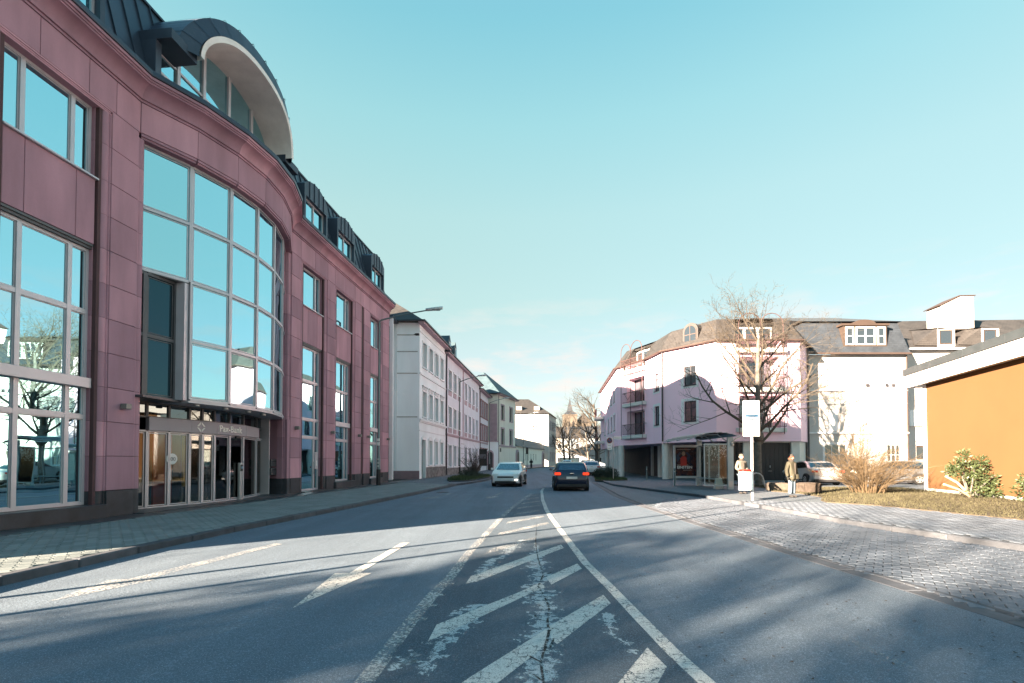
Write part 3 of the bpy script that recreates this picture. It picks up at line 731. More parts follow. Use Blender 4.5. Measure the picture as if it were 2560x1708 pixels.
# rounded jamb mouldings, one per course
prof = [(0, 0.06), (0, 0.025), (.035, .025), (.045, .045), (.075, .03), (.12, .012), (.165, .016), (.205, .04), (.23, .075), (.245, .12), (.27, .125), (.27, .16), (.33, .16), (.33, .40), (0, .40)]
def jamb(h, flip, mat):
    pr_ = [((.33 - x) if flip else x, y) for x, y in prof]
    if flip: pr_ = pr_[::-1]
    return cached(('jamb', round(h, 3), flip, mat.name), lambda: MB().prism(pr_, 0.005, h - .005).mesh('jamb_moulding', mat, smooth=True))
def jambs(a, b_, zs, mat=stone):
    for z0, z1 in zip(zs, zs[1:]):
        BF.put('jamb_moulding', jamb(z1 - z0, False, mat), a, 0, z0); BF.put('jamb_moulding', jamb(z1 - z0, True, mat), b_ - .33, 0, z0)
for a, b_, k in OPEN:
    jambs(a, b_, [0.12, ZC[0]], granite)
    jambs(a, b_, ZC[:-1] + [10.38])
    # head moulding, frieze, spandrel
    BF.mb('head_moulding', MB().box(a, b_, 0.0, .1, 10.46, 10.5).box(a + .03, b_ - .03, .02, .3, 10.42, 10.46).box(a, b_, .03, .35, 10.38, 10.42), stone)
    c0, c1 = (a + .76, b_ - .8) if k == 0 else (a + .8, b_ - .8)
    for x0, x1 in ((a + .33, c0), (c0, c1), (c1, b_ - .33)): slab(x0, x1, 6.90, 8.53, 0.10, t=.08)
    BF.mb('sill', MB().box(a + .3, b_ - .3, .03, .4, 8.53, 8.57), alu)
    BF.mb('head_trim', MB().box(a + .33, b_ - .33, .12, .36, 6.84, 6.895).box(a + .33, b_ - .33, .16, .36, 6.78, 6.84), alu_dark)
    # upper window
    m0, m1 = a + .33, b_ - .33
    def win(z0, z1, name='window', rows=(), mull=None, band=None):
        fr = MB(); t = .07
        fr.box(m0, m0 + t, .24, .33, z0, z1).box(m1 - t, m1, .24, .33, z0, z1).box(m0 + t, m1 - t, .242, .33, z1 - t, z1).box(m0 + t, m1 - t, .242, .33, z0, z0 + t)
        xs = [m0 + t] + sum([[x - .05, x + .05] for x in mull], []) + [m1 - t]
        for x in mull: fr.box(x - .05, x + .05, .235, .33, z0 + t, z1 - t)
        zs = [z0 + t] + sum([[z - .055, z + .055] for z in rows], []) + [z1 - t]
        for z in rows:
            for p, q in zip(xs[::2], xs[1::2]): fr.box(p, q, .24, .33, z - .055, z + .055)
        o = BF.mb(name, fr, alu)
        for p, q in zip(xs[::2], xs[1::2]):
            for r_, s_ in zip(zs[::2], zs[1::2]):
                pn = MB().box(p, q, .285, .30, r_, s_).mesh('pane', bank_glass)
                l = link('pane', pn, o)
                # inner casement bead
                bd = .022
                link('glazing_bead', MB().box(p, p + bd, .27, .284, r_, s_).box(q - bd, q, .27, .284, r_, s_).box(p + bd, q - bd, .271, .284, r_, r_ + bd).box(p + bd, q - bd, .271, .284, s_ - bd, s_).mesh('glazing_bead', alu), o)
        return o
    mull = [a + .80, b_ - .79] if k == 0 else [b_ - .76]
    win(8.57, 10.38, 'window', (), mull)
    if abs(a - 8.40) < .01:
        win(0.16, 6.78, 'door', (2.62, 3.45, 5.21), mull)
        BF.mb('door_handle', MB().tube([(mull[0] - .12, .2, .9), (mull[0] - .12, .17, .95), (mull[0] - .12, .17, 1.45), (mull[0] - .12, .2, 1.5)], .015, 6), galv)
        BF.mb('intercom_panel', MB().cbox(mull[0] + .08, mull[0] + .3, .2, .24, 1.15, 1.95, .01), alu)
        BF.mb('notice', MB().box(mull[0] + .1, mull[0] + .24, .19, .2, 1.3, 1.55), white_paint)
        BF.mb('door_step', MB().box(a + .2, b_ - .1, -.15, .3, .1, .16), granite)
    else:
        win(0.47, 6.78, 'window', (2.62, 5.21), mull)
        BF.mb('window_band', MB().cbox(m0 - .02, m1 + .02, .12, .3, 3.33, 3.58, .01), alu)
        BF.mb('window_step', MB().cbox(a + .05, b_ - .05, -.12, .36, .12, .46, .012), granite)
# frieze slabs (straight parts)
def split(a, b_, n_): return [(a + (b_ - a) * i / n_, a + (b_ - a) * (i + 1) / n_) for i in range(n_)]
for a, b_ in split(U0, -3.66, 5) + [(-3.66, -2.44), (-2.44, -1.32), (-1.32, -.59), (-.59, .13)] + [(7.63, 8.38)] + split(8.38, 10.88, 2) + [(10.88, 11.65)] + split(11.65, 14.12, 2) + split(14.12, 16.2, 2) + split(16.2, 18.37, 2) + [(18.37, 19.52)]:
    slab(a, b_, 10.50, 11.36)
# frieze slabs and head moulding round the bay
def wpt(u, w): return B0 + BD * u + Vector((BD.y, -BD.x)) * w
bay_faces = []
for (u0, w0), (u1, w1) in zip(BAYP, BAYP[1:]):
    F_ = Face(bank, wpt(u0, w0), wpt(u1, w1)); bay_faces.append(F_)
    slab(0, F_.L, 10.52, 11.36, 0, F=F_, t=.25)
    o = F_.mb('head_moulding', MB().box(.02, F_.L - .02, .01, .27, 10.44, 10.51).box(.03, F_.L - .03, .05, .27, 10.38, 10.44), stone)
# cornice: swept in stone-length pieces
path = [(U0, 0)] + [(U0 + (0.13 - U0) * i / 8, 0) for i in range(1, 8)] + BAYP + [(7.63 + (U1 - 7.63) * i / 10, 0) for i in range(1, 10)] + [(U1, 0)]
CP = [(-.1, 11.36), (.03, 11.36), (.03, 11.40), (0.0, 11.405), (0.0, 11.44), (.05, 11.445), (.05, 11.48), (.07, 11.55), (.12, 11.65), (.2, 11.73), (.3, 11.775), (.33, 11.78), (.33, 11.83), (.36, 11.83), (.36, 11.88), (.40, 11.885), (.40, 11.96), (-.1, 11.97)]
full = sweep(path, CP); nP = len(CP)
for k in range(len(path) - 1):
    m = MB(); m.v = full.v[k * nP:(k + 2) * nP]
    m.f = [(j, nP + j, nP + j + 1, j + 1) for j in range(nP - 1)] + [tuple(range(nP - 1, -1, -1)), tuple(nP + j for j in range(nP))]
    BF.mb('cornice_stone', m, stone, smooth=True)
BF.mb('eaves_flashing', sweep(path, [(.0, 11.975), (.43, 11.975), (.44, 12.0), (.43, 12.12), (.40, 12.14), (-.25, 12.32)]), zinc)
jl = MB()                                                     # joints between cornice stones
bp = [(u, -w) for u, w in BAYP]
BF.mb('bay_roof', MB().prism(bp[::-1] + [(0.13, 1.2), (7.63, 1.2)][::1], 12.0, 12.3), zinc)
# mansard of standing-seam sheets
sheet = MB(); sheet.quad((0, .12, 12.2), (.56, .12, 12.2), (.56, .92, 15.2), (0, .92, 15.2))
sheet.box(-.012, .012, 0, .05, 0, 3.1)
for k in range(4, 12):
    x, y, z = sheet.v[k]; t = z / 3.1; sheet.v[k] = (x, .12 + .8 * t + (y - .05) * .96, 12.2 + 3.0 * t + (0.05 - y) * .26)
sm = sheet.mesh('roof_sheet', zinc)
k = 0
while U0 + k * .56 < U1 - .5:
    BF.put('roof_sheet', sm, U0 + k * .56, 0, 0); k += 1
BF.mb('roof_edge', MB().box(U0, U1, .86, 1.02, 15.19, 15.26), zinc)
BF.mb('roof_top', MB().quad((U0, .9, 15.2), (U1, .9, 15.2), (U1, 7, 16.0), (U0, 7, 16.0)).quad((U0, 7, 16.0), (U1, 7, 16.0), (U1, 14, 12), (U0, 14, 12)), zinc)
BF.mb('roof_end', MB().quad((U1, .12, 12), (U1, 14, 12), (U1, 7, 16), (U1, .92, 15.2)).quad((U0, 14, 12), (U0, .12, 12), (U0, .92, 15.2), (U0, 7, 16)), zinc)
# small arched dormers
def dormer(xc, hw=1.08):
    zb, zs, rise = 12.15, 14.05, 0.42
    arc = [(xc - hw + 2 * hw * i / 10, zs + rise * math.sin(math.pi * i / 10) ** .8) for i in range(11)]
    wl, wr, wt = xc - hw + .13, xc + hw - .13, 13.55
    m = MB()
    m.extr_y([(xc - hw, zb), (wl, zb), (wl, wt), (xc - hw, wt)], 0, .3).extr_y([(wr, zb), (xc + hw, zb), (xc + hw, wt), (wr, wt)], 0, .3)
    m.extr_y([(xc - hw, wt), (xc + hw, wt)] + arc[::-1], 0, .3)
    o = BF.mb('dormer', m, zinc)
    hood = MB()
    for (x0, z0), (x1, z1) in zip(arc, arc[1:]): hood.quad((x0, .3, z0), (x1, .3, z1), (x1, 1.6, z1), (x0, 1.6, z0))
    hood.quad((xc - hw, .3, zb), (xc - hw, .3, zs), (xc - hw, 1.6, zs), (xc - hw, 1.6, zb)); hood.quad((xc + hw, .3, zs), (xc + hw, .3, zb), (xc + hw, 1.6, zb), (xc + hw, 1.6, zs))
    link('dormer_hood', hood.mesh('dormer_hood', zinc), o)
    sb = MB()
    for i in range(2, 10, 2): x, z = arc[i]; sb.box(x - .012, x + .012, -.035, .3, wt + .02, z + .02)
    link('seam', sb.mesh('seam', zinc), o)
    fr = MB(); t = .06; y0, y1 = .16, .24
    fr.box(wl, wl + t, y0, y1, zb, wt).box(wr - t, wr, y0, y1, zb, wt).box(wl + t, wr - t, y0 + .002, y1, wt - t, wt).box(wl + t, wr - t, y0 + .002, y1, zb, zb + t).box(xc - .04, xc + .04, y0 - .005, y1, zb + t, wt - t)
    w = link('window', fr.mesh('window', alu), o)
    link('pane', MB().box(wl + t, xc - .04, .2, .215, zb + t, wt - t).mesh('pane', bank_glass), o)
    link('pane', MB().box(xc + .04, wr - t, .2, .215, zb + t, wt - t).mesh('pane', bank_glass), o)
for xc in (-5.5, -2.04, 9.70, 12.92, 17.45): dormer(xc)
# barrel-roofed dormer over the bay
xc, zc, r0, r1 = 3.88, 13.62, 2.38, 2.92
y0, y1 = -.5, 3.0
lp = lambda r, a: (xc - r * math.cos(a), zc + math.sin(a) * (1.56 + (r - r0) * 1.24))    # flattened arch
def yf(x): t = min(1, abs(x - xc) / 2.9); return -(.45 + .55 * (1 - t ** 4))             # its front edge bows out with the bay
lpr = lambda a: (xc - r0 * math.cos(a), zc - .02 + math.sin(a) * 1.5)
NS = 13
for i in range(NS):
    a0, a1 = math.pi * i / NS, math.pi * (i + 1) / NS
    m = MB(); n_ = 3
    for j in range(n_):
        b0, b1 = a0 + (a1 - a0) * j / n_, a0 + (a1 - a0) * (j + 1) / n_
        p, q, r_, s_ = lp(r0 + .14, b0), lp(r0 + .14, b1), lp(r1, b1), lp(r1, b0)
        m.quad((p[0], yf(p[0]), p[1]), (q[0], yf(q[0]), q[1]), (r_[0], yf(r_[0]) + .1, r_[1]), (s_[0], yf(s_[0]) + .1, s_[1]))
        m.quad((s_[0], yf(s_[0]) + .1, s_[1]), (r_[0], yf(r_[0]) + .1, r_[1]), (r_[0], y1, r_[1]), (s_[0], y1, s_[1]))
    d0, d1 = lp(r1 + .02, a0 - .006), lp(r1 + .02, a0 + .006); e0, e1 = lp(r0 + .14, a0 - .006), lp(r0 + .14, a0 + .006)
    ya, yb = yf(e0[0]) - .03, yf(d0[0]) + .06
    m.quad((e0[0], ya, e0[1]), (e1[0], ya, e1[1]), (d1[0], yb, d1[1]), (d0[0], yb, d0[1]))
    m.quad((d0[0], yb, d0[1]), (d1[0], yb, d1[1]), (d1[0], y1, d1[1]), (d0[0], y1, d0[1]))
    BF.mb('vault_sheet', m, zinc)
so = MB(); lip = MB(); na = 40
for i in range(na):
    a0, a1 = math.pi * i / na, math.pi * (i + 1) / na
    p, q = lp(r0, a0), lp(r0, a1); pb_, qb_ = lpr(a0), lpr(a1); yp, yq = yf(p[0]), yf(q[0])
    so.quad((p[0], yp + .02, p[1]), (pb_[0], .34, pb_[1]), (qb_[0], .34, qb_[1]), (q[0], yq + .02, q[1]))
    r_, s_ = lp(r0 + .14, a1), lp(r0 + .14, a0); lip.quad((p[0], yp, p[1]), (q[0], yq, q[1]), (r_[0], yq, r_[1]), (s_[0], yp, s_[1]))
    lip.quad((p[0], yp + .02, p[1]), (q[0], yq + .02, q[1]), (q[0], yq, q[1]), (p[0], yp, p[1]))
BF.mb('vault_soffit', so, plaster_soffit, smooth=True); BF.mb('vault_lip', lip, plaster_soffit)
BF.mb('eave_slab', MB().box(.55, xc - r0 + .02, y0, 1.3, 13.5, 13.78), zinc); BF.mb('eave_slab', MB().box(xc + r0 - .02, 7.2, y0, 1.3, 13.5, 13.78), zinc)
BF.mb('dormer_cheek', MB().box(.55, .75, -.02, 1.6, 12.2, 13.5), zinc); BF.mb('dormer_cheek', MB().box(7.0, 7.2, -.02, 1.6, 12.2, 13.5), zinc)
BF.mb('dormer_shoulder', MB().extr_y([(0.55, 13.78), (7.2, 13.78), (7.2, 14.0), (.55, 14.0)], .9, 1.6), zinc)
xsb = [.75, 1.68, 2.75, 3.95, 5.2, 6.15, 7.0]; fr = MB()
def ztop(x): return zc - .02 + math.sqrt(max(0, r0 ** 2 - (x - xc) ** 2)) / r0 * 1.5 if abs(x - xc) < r0 else 13.5
for x in xsb[1:-1]: fr.box(x - .06, x + .06, .22, .34, 12.3, max(13.5, ztop(x)))
for z in (12.95, 13.5): fr.box(.75, 7.0, .25, .33, z - .035, z + .035)
fr.box(.75, 7.0, .24, .34, 12.28, 12.36)
bw = BF.mb('vault_window', fr, alu)
for a, b_ in zip(xsb, xsb[1:]):
    n_ = 8; top = [(a + .06 + (b_ - a - .12) * i / n_) for i in range(n_ + 1)]
    for z0, z1 in ((12.36, 12.915), (12.985, 13.465)): link('pane', MB().box(a + .06, b_ - .06, .29, .305, z0, z1).mesh('pane', bank_glass), bw)
    tp = [(x, max(13.54, ztop(x))) for x in top]
    if max(z for x, z in tp) > 13.6: link('pane', MB().extr_y([(top[0], 13.535), (top[-1], 13.535)] + tp[::-1], .29, .305).mesh('pane', bank_glass), bw)
# ---- the curved glass bay
GP = [(0.25, -.22), (1.47, .42), (2.68, .82), (3.88, .95), (5.08, .82), (6.29, .42), (7.5, -.22)]
ZR = [3.37, 5.10, 6.87, 8.60, 10.36]
def glass_face(pts, zr, mat, fmat, gmat, t=.05, name='glazing', d=.1):
    for (u0, w0), (u1, w1), rows in pts:
        F_ = Face(bank, wpt(u0, w0), wpt(u1, w1)); fr = MB(); L_ = F_.L
        fr.box(0, t, -.02, d, rows[0], rows[-1]).box(L_ - t, L_, -.02, d, rows[0], rows[-1])
        for z in rows: fr.box(t, L_ - t, -.015, d, z - t * .8, z + t * .8)
        o = F_.mb(name, fr, fmat)
        for z0, z1 in zip(rows, rows[1:]):
            link('pane', MB().box(t, L_ - t, .03, .045, z0 + t * .8, z1 - t * .8).mesh('pane', gmat), o)
            if z1 - z0 > 1:
                bd = .025; i0, i1, k0, k1 = t + .025, L_ - t - .025, z0 + t + .015, z1 - t - .015
                link('glazing_bead', MB().box(i0, i0 + bd, .012, .028, k0, k1).box(i1 - bd, i1, .012, .028, k0, k1).box(i0 + bd, i1 - bd, .013, .028, k0, k0 + bd).box(i0 + bd, i1 - bd, .013, .028, k1 - bd, k1).mesh('glazing_bead', fmat), o)
segs = [(GP[k], GP[k + 1], ZR if k else ZR[2:]) for k in range(6)]
glass_face(segs, ZR, None, alu, bank_glass, name='bay_glazing')
gy = [(u, -w) for u, w in GP]
BF.mb('bay_soffit', MB().prism(gy[:0:-1] + [(1.47, 1.0), (7.5, 1.0)], 3.27, 3.33), alu)
BF.mb('bay_soffit', MB().prism([gy[1], gy[0], (0.13, 1.0), (1.47, 1.0)], 6.80, 6.84), alu_dark)
for u, w in ((1.95, .3), (2.9, .55), (3.9, .65), (4.9, .55)):
    BF.mb('downlight', MB().lathe([(.07, 3.20), (.09, 3.21), (.09, 3.27)], 12, u, -w), galv)
# recess left of the bay glass
BF.mb('recess_cheek', MB().box(1.31, 1.46, -.38, .2, 3.33, 6.80), alu)
BF.mb('recess_floor', MB().box(.13, 1.46, -.2, .85, 3.27, 3.33), alu_dark)
glass_face([((.10, -.16), (.45, -.085), [3.33, 5.05, 6.78]), ((.45, -.085), (1.32, .10), [3.33, 5.05, 6.78])], None, None, alu_dark, recess_glass, .06, 'recess_window')  # frame and panes coloured dark so the recess reads as a shaded opening
# entrance under the bay
DP = [(0.13, -.98), (0.75, -.86), (1.23, -.68), (2.5, -.38), (3.4, -.2), (4.9, -.2), (6.3, -.62), (7.4, -.98)]
glass_face([(DP[0], DP[1], [.16, 2.3, 3.27])], None, None, alu, door_glass, .05, 'side_light')
for k in range(1, 7):
    a, b_ = DP[k], DP[k + 1]
    n_ = 1 if k in (1, 5, 6) else 2
    for j in range(n_):
        p = tuple(a[i] + (b_[i] - a[i]) * j / n_ for i in (0, 1)); q = tuple(a[i] + (b_[i] - a[i]) * (j + 1) / n_ for i in (0, 1))
        glass_face([(p, q, [.16, 2.42])], None, None, alu, door_glass, .032, 'entrance_door' if k in (4, 5) else 'entrance_glazing')
        glass_face([(p, q, [2.84, 3.25])], None, None, alu_dark, transom_glass, .03, 'transom_light')
# inner portal seen through the glazing, and the wall behind
BF.mb('lobby_wall', MB().box(.13, 7.5, 2.6, 2.7, .12, 3.3), M('lobby_wall', (.06, .055, .05), .8))
BF.mb('lobby_partition', MB().box(1.62, 2.3, .8, .86, .16, 2.4), M('red_partition', (.85, .12, .06), .6))
BF.mb('lobby_panel', MB().box(2.95, 3.3, .95, 1.0, .7, 2.4), M('yellow_panel', (.85, .55, .08), .6))
for x in (2.1, 3.3, 4.4, 5.4): BF.mb('lobby_curtain', MB().box(x, x + .1, 1.3, 1.36, .15, 2.9), M('lobby_curtain', (.35, .33, .28), .8))
BF.mb('lobby_ceiling', MB().box(.13, 7.5, 1.0, 2.6, 3.2, 3.3), dark_int)
# sign band
letter_m = M('sign_lettering', (0.92, 0.90, 0.86), 0.5, 0.0, bump=0, var=0.02)
band_m = M('sign_band', (0.40, 0.37, 0.41), 0.6, 0.1, bump=0.02, var=0.04)
so_ = []
for k in range(2, 6):
    F_ = Face(bank, wpt(*DP[k]), wpt(*DP[k + 1]))
    sgn = F_.mb('sign_band', MB().cbox(-.005, F_.L + .005, -.10, .06, 2.44, 2.83, .008), band_m)
    so_.append((F_, sgn))
F_ = so_[2][0]
tm = text_mesh('Pax-Bank', 0.31, letter_m, 0.014, bold=.004)
F_.put('sign_lettering', tm, .07, -.116, 2.535)
F_ = so_[1][0]                                                  # four-leaf emblem
em = MB()
for sx, sz in ((1, 1), (-1, 1), (-1, -1), (1, -1)):
    pts = [(.018 * sx, .165 * sz), (.018 * sx, .095 * sz), (.085 * sx, .018 * sz), (.15 * sx, .018 * sz)]
    em.extr_y(pts if sx * sz < 0 else pts[::-1], -.012, .0)
F_.put('sign_emblem', em.mesh('sign_emblem', letter_m), .32, -.106, 2.635)
BF.mb('sensor', MB().cbox(4.35, 4.6, .08, .16, 2.34, 2.42, .01), black_paint)
# round sticker with a number on the fixed pane
F1 = Face(bank, wpt(*DP[2]), wpt(*DP[3]))
st = F1.mb('door_sticker', MB().extr_y([(.75 + .17 * math.cos(a * R(20)), 1.60 + .17 * math.sin(a * R(20))) for a in range(18)], -.012, .02), white_paint)
F1.put('sticker_number', text_mesh('100', .17, alu_dark, .002), .61, -.018, 1.54)
F1.mb('keypad', MB().cbox(.62, .70, -.03, .02, 1.22, 1.34, .006), alu)
# right return wall with letter boxes
BF.mb('return_wall', MB().box(7.42, 7.62, -.0, 1.0, .8, 3.27), stone); BF.mb('return_plinth', MB().box(7.40, 7.62, -.02, 1.0, .12, .8), granite)
BF.mb('end_pane', MB().box(6.95, 7.0, .5, .9, .16, 3.27), alu)
for z in (.95, 1.3):
    lb = BF.mb('letter_box', MB().cbox(7.0, 7.4, .42, .66, z, z + .3, .01), alu_dark)
    BF.mb('letter_slot', MB().box(7.08, 7.32, .405, .42, z + .2, z + .225), black_paint)
jambs(7.33 - .02, 7.66 + .33, [ZC[0]] + ZC[1:-1], stone) if False else None
for z0, z1 in zip([.12] + ZC[:-1], ZC[:-1] + [10.38]):
    BF.put('jamb_moulding', jamb(z1 - z0, True, granite if z0 < .5 else stone), 7.33, 0.0, z0)
    BF.put('jamb_moulding', jamb(z1 - z0, False, granite if z0 < .5 else stone), .09, 0.0, z0)
BF.mb('entrance_floor', MB().box(.13, 7.6, -.3, 1.6, .1, .15), granite)
# cube wall lamps on the piers
lm = cached('wlamp', lambda: MB().cbox(-.08, .08, -.2, -.02, -.07, .07, .008).mesh('wall_lamp', M('lamp_cube', (0.20, 0.21, 0.20), 0.4, 0.3, bump=0)))
for x in (-.28, 8.05, 11.35, 14.6, 15.9, 19.2, -3.8): BF.put('wall_lamp', lm, x, 0, 2.96)
# glazed stair link to the next house
SL = thing('glazed_stairwell', 'narrow green glazed stair link between the bank and white house', 'stairwell', (-9.0, 36.0, 0.1))
SF = Face(SL, (-9.75, 36.0), (-9.05, 36.0))
fr = MB().box(.62, .86, -.12, .1, 0, 12.1)
SF.mb('column', fr, white_trim, 0, 0, .1)
zz = [.2, 1.6, 3.0, 4.4, 5.9, 7.3, 8.8, 10.2, 11.5]
fm = MB()
for z in zz: fm.box(-.5, .62, -.02, .03, z - .025, z + .025)
fm.box(-.5, -.46, -.02, .03, .2, 11.5)
SF.mb('frame', fm, alu, 0, 0, .1)
for a, b_ in zip(zz, zz[1:]): SF.mb('pane', MB().box(-.46, .62, .0, .012, a + .025, b_ - .025), M('greenish_glass', (0.16, 0.24, 0.25), 0.12, bump=0), 0, 0, .1)
SF.mb('wall', MB().box(-3, .6, .3, 1.4, 0, 12.0), white_plaster, 0, 0, .1)
SF.mb('roof', MB().box(-3, .9, -.2, 1.5, 12.1, 12.3), zinc, 0, 0, .1)
# ---------------------------------------------------------------- generic house pieces
def shell(F, depth, H, mat, z0=0.1, front=False, name='wall'):
    m = MB(); L = F.L
    m.quad((0, depth, z0), (0, 0, z0), (0, 0, H), (0, depth, H)); m.quad((L, 0, z0), (L, depth, z0), (L, depth, H), (L, 0, H)); m.quad((L, depth, z0), (0, depth, z0), (0, depth, H), (L, depth, H))
    if front: m.quad((0, 0, z0), (L, 0, z0), (L, 0, H), (0, 0, H))
    return F.mb(name, m, mat)
def hip_roof(F, depth, z, h, mat, over=.4, hl=None, hr=None, x0=0.0, x1=None, gut=True, dy=None):
    L = x1 if x1 is not None else F.L
    hl = depth / 2 if hl is None else hl; hr = depth / 2 if hr is None else hr
    a, b_, c, d = (x0 - over, -over), (L + over, -over), (L + over, depth + over), (x0 - over, depth + over)
    r0, r1 = (x0 + hl, depth / 2), (L - hr, depth / 2); zt = z + h
    if dy: r0, r1 = (x0 + hl, dy), (L - hr, dy)
    m = MB()
    A, B, C, D_ = [(p[0], p[1], z) for p in (a, b_, c, d)]; P_, Q_ = (r0[0], r0[1], zt), (r1[0], r1[1], zt)
    m.quad(A, B, Q_, P_); m.quad(C, D_, P_, Q_); m.quad(D_, A, P_); m.quad(B, C, Q_); m.quad(A, D_, C, B)
    o = F.mb('roof', m, mat, uv=True)
    if gut:
        F.mb('gutter', MB().box(x0 - over - .1, L + over + .1, -over - .12, -over, z - .06, z + .05).box(x0 - over - .12, x0 - over, -over, depth, z - .06, z + .05), pipe_dark)
        F.mb('eaves', MB().box(x0 - over + .02, L + over - .02, -over + .01, .0, z - .2, z - .004), mauve_trim)
    return o
def surround(F, x0, x1, z0, z1, mat, w=.12, d=.04, sill=True, hood=False):
    m = MB().box(x0 - w, x0, -d, .01, z0, z1).box(x1, x1 + w, -d, .01, z0, z1).box(x0 - w, x1 + w, -d - .005, .01, z1, z1 + w)
    if sill: m.box(x0 - w - .04, x1 + w + .04, -d - .07, .01, z0 - .1, z0)
    if hood: m.box(x0 - w - .06, x1 + w + .06, -.16, .01, z1 + .38, z1 + .48).box(x0 - w, x1 + w, -.06, .01, z1 + .2, z1 + .38)
    return F.mb('window_surround', m, mat)
def pipe(F, x, z0, z1, mat=pipe_dark, r=.05, y=-.09):
    return F.mb('downpipe', MB().tube([(x, y, z0), (x, y, z1)], r, 8), mat)

# ---------------------------------------------------------------- the row of houses on the left
RD = Vector((.095, .995)).normalized(); RC = Vector((-7.19, 37.5))
# first: white plastered house with a blank side wall
h1 = thing('white_corner_house', 'white plastered house with blank panelled side wall and four windows per floor', 'house', (-7.19, 37.5, 0.1))
F = Face(h1, RC, RC + RD * 8.75)
ops1 = []
for k in range(4):
    x = .83 + 1.93 * k
    ops1 += [(x, x + 1.08, 9.0, 10.95), (x, x + 1.08, 5.02, 7.05)]
    ops1.append((x - .2, x + .85, .12, 3.2) if k == 0 else (x, x + 1.02, 1.2, 3.2))
F.mb('wall', holes(8.75, 12.3, ops1, .1, 0, .26), white_plaster)
for o in ops1:
    if o[2] < .2:
        d_ = F.put('door', frame_mesh(1.05, 3.08, wood_dark, .09, .08, 2, (.75,)), o[0], .2, .12); link('door_leaf', MB().box(.05, 1.0, .03, .06, .02, 3.0).mesh('door_leaf', wood_dark), d_)
    else: window(F, o[0], o[1], o[2], o[3], wood_white, house_glass, 2, (.66,), .07, .2)
    surround(F, o[0], o[1], o[2], o[3], white_trim, .13, .05, o[2] > .2, 4 < o[2] < 6)
    if o[2] < 3.3 and o[2] > 0:                              # segmental arch over the ground-floor openings
        xm, w = (o[0] + o[1]) / 2, (o[1] - o[0]) / 2 + .16
        F.mb('arch_moulding', MB().extr_y([(xm + w * math.cos(a), 3.22 + .3 * math.sin(a)) for a in [math.pi * i / 8 for i in range(9)]], -.06, .0), white_trim)
F.mb('string_course', MB().box(-.02, 8.77, -.14, 0, 4.66, 4.8).box(0, 8.75, -.07, 0, 4.55, 4.66).box(0, 8.75, -.04, 0, 3.86, 3.94).box(0, 8.75, -.08, 0, 8.3, 8.42).box(0, 8.75, -.05, 0, 11.6, 11.68), white_trim)
F.mb('plinth', MB().box(1.8, 8.75, -.06, 0, .1, 1.0), M('rubble_plinth', (0.22, 0.21, 0.21), 0.95, var=0.6, scale=3, bump=.8, bdist=.03))
S = Face(h1, RC + Vector((-3.2, 0)), RC)
S.mb('side_wall', MB().quad((0, 0, .1), (S.L, 0, .1), (S.L, 0, 12.3), (0, 0, 12.3)), white_plaster)
S.mb('side_plinth', MB().box(1.2, S.L + .02, -.05, 0, .1, .75), M('mauve_plinth', (0.24, 0.17, 0.19), 0.9))
for z in (4.9, 8.3, 10.0, 11.3): S.mb('panel_joint', MB().box(1.45, S.L - .15, -.03, 0, z, z + .07), concrete)
S.mb('corner_strip', MB().box(1.38, 1.48, -.025, 0, .76, 12.2), white_trim)
shell(F, 10, 12.3, white_plaster)
hip_roof(F, 10, 12.35, 4.0, slate_warm, .45, 4.5, 0.0)
pipe(F, 8.72, .2, 12.2)
F.mb('floodlight', MB().cbox(-1.6, -1.4, -.4, -.1, 10.9, 11.05, .02).box(-1.55, -1.45, -.1, .0, 10.95, 11.0), black_paint)

# second: long lilac-grey house in two parts
h2 = thing('long_lilac_house', 'long pale lilac house with seven window bays and red sandstone bands', 'house', (-6.35, 46.3, 0.1))
F = Face(h2, RC + RD * 8.8, RC + RD * 29.0)
xs2 = [1.25 + 2.25 * k for k in range(3)] + [9.45 + 2.55 * k for k in range(4)]
ops2 = []
for x in xs2: ops2 += [(x, x + 1.25, 8.55, 10.5), (x, x + 1.25, 4.85, 6.85), (x, x + 1.25, .95 if x != 9.45 else .15, 3.05)]
F.mb('wall', holes(F.L, 11.9, ops2, .1, 0, .22), lilac_plaster)
for o in ops2:
    if o[2] < .2:
        d_ = F.put('door', frame_mesh(1.25, 2.9, wood_dark, .09, .08, 2, ()), o[0], .18, .15); link('door_leaf', MB().box(.05, 1.2, .03, .06, .02, 2.85).mesh('door_leaf', wood_brown), d_)
    else: window(F, *o[:4], wood_white, house_glass, 2, (.66,), .07, .16)
    surround(F, *o[:4], white_trim if o[0] < 8 else lilac_plaster, .12, .05, o[2] > .2)
    if o[2] > 4: F.mb('apron', MB().box(o[0] - .1, o[1] + .1, -.03, 0, o[2] - .55, o[2] - .12), mauve_trim)
F.mb('string_course', MB().box(0, F.L, -.12, 0, 4.05, 4.2).box(0, F.L, -.06, 0, 3.95, 4.05), mauve_trim)
for x in (.05, 8.3, F.L - .35): F.mb('pilaster', MB().box(x, x + .3, -.07, 0, 4.2, 11.7), mauve_trim)
for z in (1.2, 1.75, 2.3, 2.85, 3.4):
    F.mb('rustication', MB().box(0, .9, -.02, 0, z, z + .04).box(7.4, 9.2, -.02, 0, z, z + .04), concrete)
F.mb('plinth', MB().box(0, F.L, -.06, 0, .1, .8), MATS['rubble_plinth'])
shell(F, 10, 11.9, lilac_plaster)
hip_roof(F, 10, 11.95, 3.6, slate_teal, .4, 0, 0)
pipe(F, .1, .2, 11.8); pipe(F, F.L - .1, .2, 11.8, pipe_rust)
